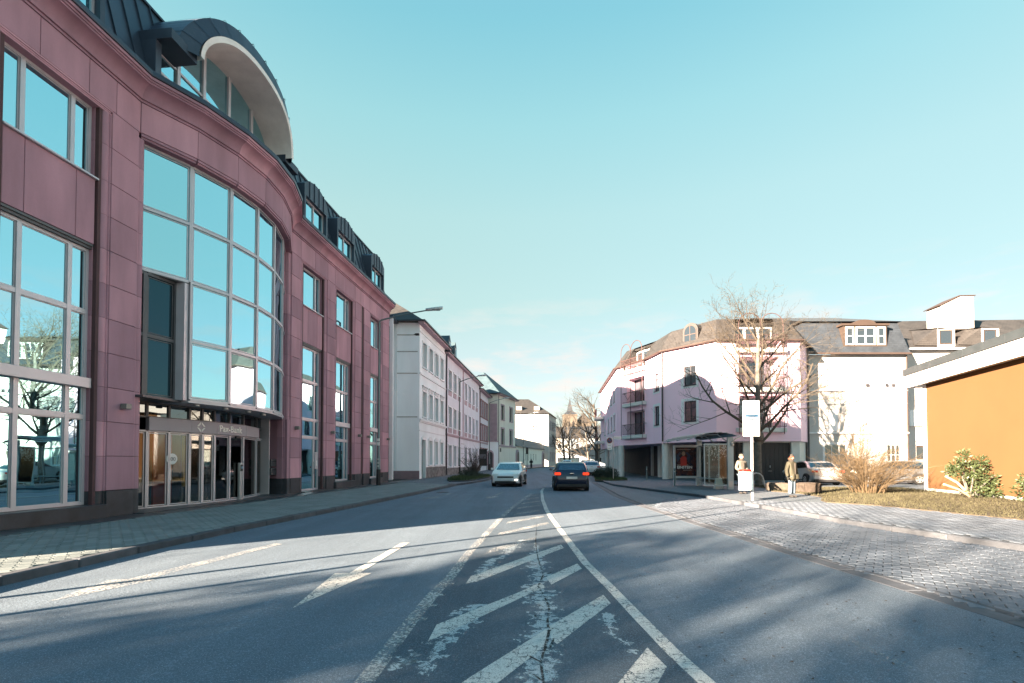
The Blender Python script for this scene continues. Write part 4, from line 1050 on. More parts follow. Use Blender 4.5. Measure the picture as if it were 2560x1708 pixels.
for x in (2.2, 5.0):                                           # two slate dormers
    d_ = F.mb('dormer', MB().extr_y([(x, 12.2), (x + 1.2, 12.2), (x + 1.2, 13.6), (x + .6, 14.3), (x, 13.6)], .25, 2.6), slate_teal, uv=True)
    link('dormer_window', MB().box(x + .25, x + .95, .2, .25, 12.5, 13.6).mesh('dormer_window', wood_white), d_)
    link('pane', MB().box(x + .32, x + .88, .18, .2, 12.58, 13.52).mesh('pane', house_glass), d_)

# third: low house with red window trim
h3 = thing('narrow_red_trim_house', 'narrow grey house with closely set red-framed windows past the lilac house', 'house', (-4.4, 66.4, 0.1))
F = Face(h3, RC + RD * 29.05, RC + RD * 37.0)
ops3 = []
for k in range(4):
    x = .8 + 1.85 * k; ops3 += [(x, x + 1.05, 7.7, 10.0), (x, x + 1.05, 4.4, 6.6), (x, x + 1.05, 1.0, 3.2)]
F.mb('wall', holes(F.L, 11.3, ops3, .1, 0, .2), lilac_plaster)
for o in ops3:
    window(F, *o[:4], wood_brown, house_glass, 2, (.66,), .07, .15); surround(F, *o[:4], M('red_trim', (0.27, 0.12, 0.13), .8), .16, .05)
F.mb('string_course', MB().box(0, F.L, -.1, 0, 3.95, 4.15), mauve_trim)
shell(F, 9, 11.3, lilac_plaster); hip_roof(F, 9, 11.35, 3.2, slate_warm, .5, 0, 3)

# cream house standing forward at the bend, garden wall and gate before it
h4 = thing('cream_hip_roof_house', 'cream plastered house with steep dark hip roof at the bend', 'house', (-2.15, 75, 0.1))
F = Face(h4, (-2.15, 75), (0.55, 83.2))
ops4 = [(1.4, 2.75, 8.0, 10.3), (5.6, 6.95, 8.0, 10.3), (1.4, 2.75, 4.1, 6.6), (5.6, 6.95, 4.1, 6.6)]
F.mb('wall', holes(F.L, 11.9, ops4, .1, 0, .25), cream_plaster)
for o in ops4: window(F, *o[:4], wood_brown, house_glass, 2, (.66,), .1, .18); surround(F, *o[:4], mauve_trim, .22, .06)
F.mb('string_course', MB().box(0, F.L, -.12, 0, 3.75, 3.95), mauve_trim)
F.mb('wall_plate', MB().box(.8, 1.3, -.05, 0, 2.9, 3.5), pipe_dark)
S = Face(h4, (-5.5, 75.9), (-2.15, 75))
S.mb('side_wall', MB().quad((0, 0, .1), (S.L, 0, .1), (S.L, 0, 11.9), (0, 0, 11.9)), cream_plaster)
S.mb('blind_panel', MB().box(2.0, 3.3, -.05, 0, 4.2, 10.4), mauve_trim)
shell(F, 8, 11.9, cream_plaster); hip_roof(F, 8, 11.95, 4.2, slate_teal, .5, 3.8, 3.8)
pipe(F, .05, .3, 11.8)
gw = thing('garden_wall', 'pale garden wall with red sandstone gate arch below the cream house', 'wall', (-3.0, 74, 0.1))
F = Face(gw, (-4.0, 73.6), (-2.1, 74.6))
F.mb('wall', MB().box(0, F.L, 0, .3, .1, 4.4), white_plaster); F.mb('coping', MB().box(-.05, F.L + .05, -.08, .38, 4.4, 4.55), mauve_trim)
F.mb('gate_arch', MB().extr_y([(.7 + .62 * math.cos(a), 2.4 + .75 * math.sin(a)) for a in [math.pi * i / 10 for i in range(11)]] + [(.08, .1), (1.32, .1)], -.14, 0), mauve_trim)
F.mb('gate_leaf', MB().extr_y([(.7 + .42 * math.cos(a), 2.4 + .5 * math.sin(a)) for a in [math.pi * i / 10 for i in range(11)]] + [(.28, .1), (1.12, .1)], -.16, -.14), wood_dark)
ib = thing('notice_board', 'dark notice board on posts before the garden wall', 'board', (-4.0, 66.0, .12))
MB().cbox(-.6, .6, -.04, .04, .7, 3.0, .02).build('panel', black_paint, ib); MB().box(-.55, -.48, -.03, .03, 0, .7).box(.48, .55, -.03, .03, 0, .7).build('post', steel_paint, ib)
MB().box(-.45, .45, -.05, -.041, 1.7, 2.3).build('poster', M('poster_dark', (.12, .12, .14), .5), ib)

# low court building with mansard
yd = thing('mansard_court_building', 'low cream court building with long dark slate mansard and stone portals', 'building', (.55, 85, 0.1))
F = Face(yd, (.55, 85), (7.6, 116.5))
F.mb('wall', MB().quad((0, 0, .1), (F.L, 0, .1), (F.L, 0, 4.1), (0, 0, 4.1)), cream_plaster)
F.mb('plinth', MB().box(3, F.L - 2, -.06, 0, .1, .7), mauve_trim)
r_ = MB(); r_.quad((-.2, -.35, 4.1), (F.L, -.35, 4.1), (F.L, .5, 5.7), (-.2, .5, 5.7)).quad((-.2, .5, 5.7), (F.L, .5, 5.7), (F.L, 5, 6.7), (-.2, 5, 6.7)).quad((-.2, -.35, 4.1), (-.2, .5, 5.7), (-.2, 5, 6.7), (-.2, 5, 4.1)).quad((-.2, 5, 4.1), (-.2, 5, 6.7), (F.L, 5, 6.7), (F.L, 5, 4.1)).quad((F.L, .5, 5.7), (F.L, -.35, 4.1), (F.L, 5, 4.1), (F.L, 5, 6.7))
F.mb('roof', r_, slate_teal, uv=True)
for xx, w in ((1.4, 1.0), (F.L - 1.5, 1.3)):
    F.mb('portal', MB().extr_y([(xx + w * math.cos(a), 2.6 + w * .9 * math.sin(a)) for a in [math.pi * i / 10 for i in range(11)]] + [(xx - w, .1), (xx + w, .1)], -.25, 0), mauve_trim)
    F.mb('portal_door', MB().extr_y([(xx + w * .68 * math.cos(a), 2.5 + w * .65 * math.sin(a)) for a in [math.pi * i / 10 for i in range(11)]] + [(xx - w * .68, .1), (xx + w * .68, .1)], -.27, -.25), wood_brown)
for x in (9, 12, 15, 18, 21): window(F, x, x + .7, 1.6, 2.9, wood_brown, house_glass, 1, (), .08, -.02)

# bright pale building behind the court
pb = thing('pale_hipped_building', 'tall bright pale building with weathered hipped roof behind the court', 'building', (.5, 118, 0.1))
F = Face(pb, (-3.0, 118), (8.9, 118))
opsp = [(8.1, 8.5, 9.0, 9.4), (8.1, 8.5, 9.7, 10.1), (8.1, 8.5, 8.3, 8.7), (8.9, 9.3, 9.0, 9.4), (8.9, 9.3, 9.7, 10.1), (8.9, 9.3, 8.3, 8.7), (4.0, 4.4, 9.0, 9.4), (4.0, 4.4, 9.7, 10.1), (4.0, 4.4, 8.3, 8.7)]
F.mb('wall', holes(F.L, 13.0, opsp, .1, 0, .2), pale_plaster)
for o in opsp: F.mb('pane', MB().box(o[0], o[1], .15, .2, o[2], o[3]), house_glass)
S = Face(pb, (8.9, 118), (12.0, 132))
opss = [(x, x + 1.2, z, z + 2.2) for x in (2.5, 6.0, 9.5) for z in (1.4, 5.2, 9.2)]
S.mb('side_wall', holes(S.L, 13.0, opss, .1, 0, .2), pale_plaster)
for o in opss: window(S, *o[:4], wood_brown, house_glass, 2, (.66,), .12, .12); surround(S, *o[:4], mauve_trim, .2, .06)
m = MB(); A, B, C, D_ = (-3.5, -.5, 13), (F.L + .5, -.5, 13), (F.L + 3.6, 14.5, 13), (-3.5, 14.5, 13)
P_, Q_ = (3.5, 7, 17.4), (7.3, 7, 17.4)
m.quad(A, B, Q_, P_).quad(B, C, Q_).quad(C, D_, P_, Q_).quad(D_, A, P_)
F.mb('roof', m, slate_warm, uv=True)
for x in (3.9, 8.3):
    d_ = F.mb('dormer', MB().extr_y([(x, 13.8), (x + 1.6, 13.8), (x + 1.6, 15.0), (x, 15.0)], .9, 3.2), slate_warm, uv=True)
    link('pane', MB().box(x + .2, x + 1.4, .86, .9, 14.0, 14.8).mesh('pane', wood_white), d_)
# ---------------------------------------------------------------- pink apartment house
pk = thing('pink_apartment_house', 'pink plastered apartment house on columns with balconies and grey mansard roof', 'building', (14.3, 36.0, 0.1))
PA, PB_, PC, PD, PE, PF = (9.6, 44.2), (11.2, 40.2), (11.6, 37.3), (14.3, 33.8), (20.2, 33.8), (21.7, 35.5)
P00 = (11.0, 60.0)
ZB, ZT = 3.1, 10.0
F0, F1, F2, F3, F4, F5 = [Face(pk, a, b_) for a, b_ in ((P00, PA), (PA, PB_), (PB_, PC), (PC, PD), (PD, PE), (PE, PF))]
o0 = [(x, x + .95, z, z + 1.5) for x in (5.0, 8.5, 11.2, 13.4) for z in (4.4, 7.1)]
o1 = [(1.55, 4.05, 3.72, 5.85), (1.55, 4.05, 6.5, 8.7), (1.4, 4.1, 9.4, 10.0)]
o2 = [(1.55, 2.4, 4.35, 5.85), (1.55, 2.4, 7.05, 8.45)]
o3 = [(1.90, 2.88, 4.42, 5.92), (1.90, 2.88, 7.08, 8.5)]
o4 = [(1.62, 4.5, 3.8, 6.1), (1.62, 4.5, 6.6, 8.85), (1.55, 4.6, 9.35, 10.0)]
for F, o_, d_ in ((F0, o0, .18), (F1, o1, .9), (F2, o2, .18), (F3, o3, .16), (F4, o4, 1.1), (F5, [], .1)):
    F.mb('wall', holes(F.L, ZT, o_, ZB, 0, d_), pink_plaster)
for F, o_ in ((F0, o0), (F2, o2), (F3, o3)):
    for o in o_:
        window(F, *o[:4], wood_dark, house_glass, 2, (.66,), .07, .1)
        F.mb('window_border', MB().box(o[0] - .24, o[0], -.012, .02, o[2] - .2, o[3] + .2).box(o[1], o[1] + .2, -.012, .02, o[2] - .2, o[3] + .2).box(o[0], o[1], -.0125, .02, o[3], o[3] + .2).box(o[0], o[1], -.0125, .02, o[2] - .2, o[2]), white_trim)
        F.mb('sill', MB().box(o[0] - .03, o[1] + .03, -.06, .05, o[2] - .05, o[2] + .0), pipe_dark)
# overhang soffit, ground floor set back, columns
foot = [P00, PA, PB_, PC, PD, PE, PF, (23, 44), (23, 60)]
rl = Vector(pk.location[:2])
so = MB().prism([(p[0] - rl.x, p[1] - rl.y) for p in foot], ZB - .2 - .1, ZB - .004 - .1).build('overhang', pink_plaster, pk)
inner = [(14.0, 60), (13.0, 46), (14.2, 43), (15.8, 38.5), (15.9, 34.05), (20.2, 34.05), (21.5, 35.6), (22.9, 44), (22.9, 60)]
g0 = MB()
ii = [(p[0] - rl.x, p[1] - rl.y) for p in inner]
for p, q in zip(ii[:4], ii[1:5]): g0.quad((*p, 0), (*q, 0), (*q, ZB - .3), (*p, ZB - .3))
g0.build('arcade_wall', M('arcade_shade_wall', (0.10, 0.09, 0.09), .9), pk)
MB().sheet([(p[0] - rl.x, p[1] - rl.y) for p in (P00, PA, PB_, PC, PD, (15.9, 34), (15.8, 38.5), (14.2, 43), (13, 46), (14, 60))], .012).build('arcade_floor', asphalt_light, pk)
G4 = Face(pk, (15.3, 34.05), (20.25, 34.05))
og = [(.27, .98, .12, 2.82), (1.5, 4.37, .12, 2.82)]
G4.mb('garage_wall', holes(G4.L, ZB - .2, og, .1, 0, .25), col_paint)
for o in og:
    d_ = G4.mb('garage_door', MB().box(o[0], o[1], .2, .24, o[2], o[3]), M('anthracite_door', (.022, .022, .026), .5, var=.1))
    for k in range(1, 9): 
        x = o[0] + (o[1] - o[0]) * k / 9
        if o[1] - o[0] > 1: link('door_board', MB().box(x - .15, x + .15, .185, .2, o[2] + .02, o[3] - .02).mesh('door_board', MATS['anthracite_door']), d_)
G4.mb('door_handle', MB().cbox(2.9, 2.96, .13, .18, 1.05, 1.2, .01).box(2.8, 3.05, .15, .18, .8, .82), galv)
G5 = Face(pk, (20.25, 34.05), (21.6, 35.6)); G5.mb('garage_wall', MB().quad((0, 0, .1), (G5.L, 0, .1), (G5.L, 0, ZB - .2), (0, 0, ZB - .2)), col_paint)
cm_ = cached('pcol', lambda: MB().lathe([(.26, 0), (.26, 2.8)], 20).mesh('column', col_paint, smooth=True))
cols = [(9.85, 43.6), (10.2, 47.2), (10.6, 51.4), (10.95, 55.5), (12.9, 42.0), (12.55, 38.6), (11.9, 37.55), (10.02, 45.4), (10.4, 49.3)]
for x, y in cols: link('column', cm_, pk, (x - rl.x, y - rl.y, 0.0))
for x, y in ((13.3, 45.5), (13.6, 49.5), (13.9, 53.5), (14.6, 41.8)): link('pillar', cached('ppil', lambda: MB().box(-.2, .2, -.2, .2, 0, 2.8).mesh('pillar', col_paint)), pk, (x - rl.x, y - rl.y, 0))
link('downpipe', MB().tube([(0, 0, 0), (0, 0, 2.9)], .06, 8).mesh('downpipe', white_paint), pk, (12.2 - rl.x, 38.1 - rl.y, 0))
# eaves and mansard
ring = [P00, PA, PB_, PC, PD, PE, PF, (23.2, 37.5)]
up = sweep([(p[0] - rl.x, -(p[1] - rl.y)) for p in ring][::1], [(0, 0)])   # only for normals
def offs(d):
    P_ = [Vector(p) for p in ring]; nn = []
    for a, b_ in zip(P_, P_[1:]): q = (b_ - a).normalized(); nn.append(Vector((q.y, -q.x)))
    out = []
    for k in range(len(P_)):
        if k == 0: n_ = nn[0]
        elif k == len(P_) - 1: n_ = nn[-1]
        else: n_ = (nn[k - 1] + nn[k]) / (1 + nn[k - 1].dot(nn[k]))
        q = P_[k] + n_ * d - rl; out.append((q.x, q.y))
    return out
e0, e1, e2 = offs(.25), offs(-.95), offs(-.2)
HT = [11.55, 11.6, 11.6, 11.65, 11.75, 11.8, 11.8, 11.8]
def lerp2(a, b_, t): return tuple(a[i] + (b_[i] - a[i]) * t for i in range(len(a)))
GAP = {1: (o1[2][0] - .14, o1[2][1] + .14, F1.L), 4: (o4[2][0] - .14, o4[2][1] + .14, F4.L)}     # roof terraces cut into the mansard
for k in range(7):
    A_, B2_, C2_, D2_ = (*e0[k], ZT - .12), (*e0[k + 1], ZT - .12), (*e1[k + 1], HT[k + 1] - .1), (*e1[k], HT[k] - .1)
    for t0, t1 in ([(0, 1)] if k not in GAP else [(0, GAP[k][0] / GAP[k][2]), (GAP[k][1] / GAP[k][2], 1)]):
        MB().quad(lerp2(A_, B2_, t0), lerp2(A_, B2_, t1), lerp2(D2_, C2_, t1), lerp2(D2_, C2_, t0)).build('mansard_slope', slate_warm, pk, uv=True)
tp = MB(); tp.quad(*[(*e1[k], HT[k] - .1) for k in range(8)], (24 - rl.x, 46 - rl.y, 12.6), (24 - rl.x, 60 - rl.y, 12.4)); tp.build('roof_top', slate_warm, pk, uv=True)
gt = MB()
for k in range(7): gt.tube([(*e0[k], ZT - .14), (*e0[k + 1], ZT - .14)], .07, 8)
gt.build('gutter', pipe_rust, pk)
sf = MB()
for k in range(7): sf.quad((*e0[k], ZT - .17), (*offs(0)[k], ZT - .17), (*offs(0)[k + 1], ZT - .17), (*e0[k + 1], ZT - .17))
sf.build('eaves_board', pipe_rust, pk)
pipe(F3, .08, 3.0, 9.9, pipe_dark, .06); pipe(F5, F5.L - .1, 0.2, 9.9, pipe_dark, .06)
# round-topped dormer on the main face
xd, rd = 2.42, .62
arcd = [(xd + rd * math.cos(a), 11.05 + rd * math.sin(a)) for a in [math.pi * i / 12 for i in range(13)]]
F3.mb('round_dormer', MB().extr_y([(xd - rd, 9.95), (xd + rd, 9.95)] + arcd, .05, 2.2), M('dark_lead', (.045, .042, .045), .6, .1))
arci = [(xd + .46 * math.cos(a), 11.0 + .46 * math.sin(a)) for a in [math.pi * i / 12 for i in range(13)]]
dw = F3.mb('round_dormer_window', MB().extr_y([(xd - .53, 10.02), (xd + .53, 10.02)] + [(xd + .53 * math.cos(a), 11.0 + .53 * math.sin(a)) for a in [math.pi * i / 12 for i in range(13)]], .02, .05), pipe_rust)
link('pane', MB().extr_y([(xd - .46, 10.1), (xd + .46, 10.1)] + arci, .0, .02).mesh('pane', house_glass), dw)
link('glazing_bar', MB().box(xd - .025, xd + .025, -.015, .0, 10.1, 11.45).box(xd - .46, xd + .46, -.014, .0, 10.78, 10.84).mesh('glazing_bar', pipe_rust), dw)
# balconies
def cheeks(x0, x1):
    m = MB(); pf = [(-.1, 9.45), (1.3, 9.45), (1.3, 11.62), (.98, 11.62), (-.24, 9.98)]
    m.v = [(x0, y, z) for y, z in pf] + [(x1, y, z) for y, z in pf]; n_ = len(pf)
    m.f = [tuple(range(n_)), tuple(2 * n_ - 1 - k for k in range(n_))] + [(k, n_ + k, n_ + (k + 1) % n_, (k + 1) % n_) for k in range(n_)]
    return m
def balcony(F, x0, x1, zf, out=.35, hoops=True, full=True, back=.85):
    F.mb('balcony_slab', MB().cbox(x0 - .25, x1 + .25, -out, back + .05, zf - .3, zf, .02), col_paint)
def railing(F, x0, x1, zf, out=.32):
    m = MB(); z1 = zf + .95
    for z in (zf + .12, z1): m.box(x0 - .22, x1 + .22, -out - .02, -out + .02, z - .02, z + .02)
    n_ = int((x1 - x0 + .44) / .13)
    for k in range(n_ + 1):
        x = x0 - .22 + (x1 - x0 + .44) * k / n_; m.box(x - .009, x + .009, -out - .009, -out + .009, zf + .12, z1)
    for s_ in (x0 - .22, x1 + .22): m.box(s_ - .02, s_ + .02, -out, .0, z1 - .02, z1 + .02)
    for c in ((x0 * 3 + x1) / 4, (x0 + 3 * x1) / 4):          # curved ornament
        m.tube([(c + .5 * (k / 8 - .5) * 2, -out - .03, z1 - .05 - .55 * (1 - abs(k / 4 - 1)) ** .7) for k in range(9)], .014, 5)
    return F.mb('balcony_railing', m, rail_pink)
def hoops(F, xs, z0, z1, out=.36):
    for a, b_ in zip(xs, xs[1:]):
        r_ = (b_ - a) / 2; m = MB()
        m.tube([(a, -out, z0), (a, -out, z1 - r_)] + [((a + b_) / 2 - r_ * math.cos(t), -out, z1 - r_ + r_ * math.sin(t)) for t in [math.pi * i / 8 for i in range(9)]] + [(b_, -out, z0)], .028, 6)
        F.mb('steel_hoop', m, rail_pink)
def french(F, x0, x1, z0, z1, y, mat=wood_dark):
    n_ = 3
    for k in range(n_):
        a, b_ = x0 + (x1 - x0) * k / n_, x0 + (x1 - x0) * (k + 1) / n_
        window(F, a, b_, z0, z1, mat, house_glass, 1, (), .08, y, 'balcony_door')
for F, oo in ((F1, o1), (F4, o4)):
    for o in oo[:2]:
        balcony(F, o[0], o[1], o[2] + .02, .35, back=.9 if F is F1 else 1.1); railing(F, o[0], o[1], o[2]); french(F, o[0], o[1], o[2], o[3] - .02, .84 if F is F1 else 1.04, wood_dark if F is F1 else wood_white)
    o = oo[2]; balcony(F, o[0], o[1], o[2] + .03, .35, back=1.6); railing(F, o[0], o[1], o[2])
    # dormer box breaking through the mansard behind the top balcony
    F.mb('roof_dormer', MB().box(o[0] - .12, o[1] + .12, 1.25, 3.2, 9.4, 11.35), col_paint)
    F.mb('dormer_cheek', cheeks(o[0] - .14, o[0] - .03).join(cheeks(o[1] + .03, o[1] + .14)), slate_warm, uv=True)
    F.mb('dormer_lid', MB().box(o[0] - .2, o[1] + .2, 1.0, 3.3, 11.35, 11.5), slate_warm)
    french(F, o[0] + .05, o[1] - .05, 9.45, 11.2, 1.17, wood_white)
hoops(F1, [1.2, 2.6, 4.2], 3.4, 11.75); hoops(F4, [1.45, 3.0, 4.55], 3.4, 11.8)
F4.mb('balcony_chair', MB().cbox(2.8, 3.3, .3, .75, 4.2, 4.26, .01).cbox(2.8, 3.3, .7, .75, 4.26, 4.75, .01).box(2.82, 2.86, .32, .36, 3.82, 4.2).box(3.24, 3.28, .32, .36, 3.82, 4.2), white_paint)
# further balconies on the street face, seen edge on
for z in (3.8, 6.6):
    balcony(F0, 2.0, 4.2, z, .9); railing(F0, 2.0, 4.2, z, .85)

# ---------------------------------------------------------------- white house with blue slate mansard
wh = thing('white_mansard_house', 'bright white house with blue slate mansard and wide white dormer', 'house', (25.7, 36.0, 0.1))
F = Face(wh, (22.0, 36.0), (29.45, 36.0))
bl = [(1.55, 2.4, 6.85, 8.5), (3.55, 4.0, 6.85, 8.5), (4.4, 4.85, 6.85, 8.5), (5.95, 6.75, 6.85, 8.5), (1.55, 2.4, 3.75, 5.4), (3.6, 4.05, 3.75, 5.4), (4.4, 4.85, 3.75, 5.4), (5.95, 6.75, 3.75, 5.4), (1.25, 2.9, 1.2, 2.75), (5.9, 6.9, 1.2, 2.75)]
F.mb('wall', holes(F.L, 9.45, bl, .1, 0, .16), pale_plaster)
for o in bl[:8]: F.mb('shutter', MB().box(o[0] + .012, o[1] - .012, .10, .15, o[2] + .012, o[3] - .012), white_trim)
for o in bl[8:]: window(F, *o[:4], wood_white, house_glass, 3, (.5,), .06, .03); surround(F, *o[:4], white_trim, .14, .03)
for x in (4.45, 5.85, 6.35): F.mb('vent', MB().box(x, x + .24, -.02, .03, 7.05, 7.28), pipe_dark)
F.mb('string_course', MB().box(0, F.L, -.12, 0, 6.72, 6.80).box(0, F.L, -.14, 0, 3.55, 3.65), white_trim)
F.mb('label_moulding', MB().box(1.2, 2.8, -.1, 0, 5.78, 5.84).box(5.5, 7.4, -.1, 0, 5.78, 5.84).tube([(3.3 + .28 * k, -.03, 5.83 + .45 * math.sin(math.pi * k / 8)) for k in range(9)], .07, 6), white_trim)
shell(F, 10, 9.45, pale_plaster)
r_ = MB(); i0, i1 = -.1, F.L + .1
r_.quad((i0, -.3, 9.5), (i1, -.3, 9.5), (i1 - .3, .55, 12.05), (i0 + .2, .55, 12.05)).quad((i1, -.3, 9.5), (i1, 8, 9.5), (i1 - .3, 8, 12.05), (i1 - .3, .55, 12.05)).quad((i0, 8, 9.5), (i0, -.3, 9.5), (i0 + .2, .55, 12.05), (i0 + .2, 8, 12.05))
F.mb('mansard_roof', r_, slate_blue, uv=True)
r2 = MB(); r2.quad((-.1, .3, 12.06), (F.L, .3, 12.06), (4.8, 4.0, 13.4), (-2.2, 4.0, 13.4)).quad((F.L, .3, 12.06), (F.L, 8, 12.06), (4.8, 4, 13.4)).quad((-.1, 8, 12.06), (-.1, .3, 12.06), (-2.2, 4, 13.4)).quad((F.L, 8, 12.06), (-.1, 8, 12.06), (-2.2, 4, 13.4), (4.8, 4, 13.4))
F.mb('roof_top', r2, M('zinc_light', (.08, .085, .095), .5, .3), uv=True)
F.mb('gutter', MB().box(-.1, F.L + .1, -.42, -.28, 9.42, 9.54), pipe_rust); pipe(F, F.L - .05, .2, 9.4, pipe_rust, .05)
d_ = F.mb('dormer', MB().box(2.7, 5.95, -.12, 1.2, 10.05, 11.75).extr_y([(3.5 + .82 * (1 - math.cos(t)) - 0, 11.75 + .32 * math.sin(t)) for t in [math.pi * i / 10 for i in range(11)]][::-1], -.14, 1.2).box(2.55, 6.1, -.22, 1.2, 11.6, 11.76), wood_brown)
for a, b_, c in ((2.85, 3.45, 1), (3.6, 5.05, 2), (5.2, 5.8, 1)):
    w_ = window(F, a, b_, 10.15, 11.5, wood_white, house_glass, c, (.5,), .09, -.19, 'dormer_window')

# ---------------------------------------------------------------- house with two slate dormers and chimney
th = thing('grey_roof_dormer_house', 'white house with grey slate roof, two brown-framed dormers and broad white chimney', 'house', (34, 37.5, 0.1))
F = Face(th, (29.5, 37.3), (44.0, 36.6))
od = [(1.6, 2.35, 1.6, 2.7), (7.5, 8.6, 5.0, 6.6), (10.5, 11.6, 5.0, 6.6)]
F.mb('wall', holes(F.L, 10.1, od, .1, 0, .2), pale_plaster)
for o in od: window(F, *o[:4], wood_brown, house_glass, 1, (), .12, .1)
shell(F, 9, 10.1, pale_plaster)
r_ = MB(); r_.quad((-.3, -.35, 10.1), (F.L, -.35, 10.1), (F.L, 4.5, 13.6), (-.3, 4.5, 13.6)).quad((F.L, 9, 10.1), (-.3, 9, 10.1), (-.3, 4.5, 13.6), (F.L, 4.5, 13.6)).quad((-.3, 9, 10.1), (-.3, -.35, 10.1), (-.3, 4.5, 13.6))
F.mb('roof', r_, slate_warm, uv=True)
F.mb('gutter', MB().box(-.3, F.L, -.48, -.34, 10.02, 10.14), white_trim)
for x in (3.3, 6.55):
    d_ = F.mb('dormer', MB().box(x, x + 1.3, .0, 2.2, 10.35, 11.68).quad((x - .08, -.15, 11.76), (x + 1.38, -.15, 11.76), (x + 1.38, 2.7, 12.32), (x - .08, 2.7, 12.32)).quad((x - .08, -.15, 11.70), (x + 1.38, -.15, 11.70), (x + 1.38, -.15, 11.76), (x - .08, -.15, 11.76)).quad((x - 1.6, .1, 10.5), (x + .01, -.02, 10.4), (x + .01, -.02, 11.72), (x - .1, 0.2, 11.72)).quad((x - 1.6, .1, 10.5), (x - .1, .2, 11.72), (x - .1, 2.4, 12.2)), slate_warm, uv=True)
    link('dormer_front', MB().box(x + .02, x + 1.28, -.04, .02, 10.35, 11.7).mesh('dormer_front', white_trim), d_)
    fo = link('dormer_window', MB().box(x + .12, x + .2, -.08, -.04, 10.5, 11.6).box(x + 1.0, x + 1.08, -.08, -.04, 10.5, 11.6).box(x + .2, x + 1.0, -.08, -.04, 11.52, 11.6).box(x + .2, x + 1.0, -.08, -.04, 10.5, 10.58).mesh('dormer_window', wood_brown), d_)
    link('pane', MB().box(x + .2, x + 1.0, -.06, -.045, 10.58, 11.52).mesh('pane', house_glass), d_)
F.mb('chimney', MB().extr_y([(4.6, 12.0), (7.1, 12.0), (7.1, 14.6), (6.0, 14.6), (4.6, 13.9)], 1.2, 2.6), pale_plaster); F.mb('chimney_cap', MB().extr_y([(4.45, 13.85), (6.0, 14.62), (7.2, 14.62), (7.2, 14.67), (5.95, 14.67), (4.4, 13.9)], 1.1, 2.7), pipe_rust)
F.mb('blue_roof', MB().quad((7.0, .9, 11.0), (16, .9, 11.0), (11.5, 4.2, 12.9), (8.6, 4.4, 13.9)).quad((8.6, 4.4, 13.9), (11.5, 4.2, 12.9), (16, 9, 11)), slate_blue, uv=True)
F.mb('wall_box', MB().cbox(1.0, 1.9, -.2, 0, 4.2, 5.4, .02), white_trim)

# ---------------------------------------------------------------- orange pavilion
og_ = thing('orange_flat_roof_pavilion', 'single-storey orange rendered building with white flat roof fascia', 'building', (18.5, 19.0, 0.1))
OC = Vector((19.75, 23.2)); OD = Vector((-.27, -.963)).normalized()
F = Face(og_, OC, OC + OD * 13)
F.mb('wall', MB().quad((0.28, 0, .25), (F.L, 0, .25), (F.L, 0, 5.25), (.28, 0, 5.25)), orange_plaster)
F.mb('corner_post', MB().box(0, .28, -.02, .3, .1, 5.2), white_trim)
F.mb('plinth', MB().box(.28, F.L, .01, .2, .1, .25), concrete)
B_ = Face(og_, OC + Vector((6, -1.68)), OC)
B_.mb('back_wall', MB().quad((0, 0, .1), (B_.L, 0, .1), (B_.L, 0, 5.35), (0, 0, 5.35)), white_trim)
F.mb('fascia', MB().box(-.85, F.L, -.36, -.22, 5.15, 5.76).box(-.85, -.7, -.22, 6.5, 5.15, 5.76).box(-.7, F.L, -.22, 6.5, 5.18, 5.3), white_trim)
fl = cached('fasc', lambda: MB().box(0.01, 1.19, 0, .05, 0, .32).mesh('fascia_panel', M('grey_zinc_light', (.055, .07, .08), .5, .3)))
for k in range(12): F.put('fascia_panel', fl, -.9 + 1.2 * k, -.42, 5.77)
F.mb('roof', MB().box(-.85, F.L, -.36, 6.5, 5.761, 6.0), concrete)
# ---------------------------------------------------------------- far end of the street
ch = thing('church', 'pale stone church with pointed spire beyond the trees', 'church', (24, 200, 0))
MB().box(-2.8, 2.6, -2.8, 2.8, 0, 20).build('tower', M('church_stone', (.11, .095, .08), .9), ch)
for x in (-1.2, .6): MB().extr_y([(x, 15), (x + .8, 15), (x + .8, 17.3), (x + .4, 17.9), (x, 17.3)], -2.9, -2.8).build('belfry_window', dark_int, ch)
MB().box(-3.0, 2.8, -3, 3, 20, 20.4).build('cornice', MATS['church_stone'], ch)
sp = MB(); i = len(sp.v); b_ = [(-2.9, -2.9, 20.4), (2.7, -2.9, 20.4), (2.7, 2.9, 20.4), (-2.9, 2.9, 20.4)]; c_ = [(-1.2, -1.2, 22.0), (1.0, -1.2, 22.0), (1.0, 1.2, 22.0), (-1.2, 1.2, 22.0)]
for k in range(4): sp.quad(b_[k], b_[(k + 1) % 4], c_[(k + 1) % 4], c_[k]); sp.quad(c_[k], c_[(k + 1) % 4], (-.1, 0, 27.4))
sp.build('spire', slate_blue, ch, uv=True)
MB().box(2.6, 9, -1, 12, 0, 17).build('nave', MATS['church_stone'], ch)
MB().extr_y([(2.4, 17), (9.2, 17), (5.8, 21)], -1.2, 12).build('nave_roof', slate_warm, ch, uv=True)
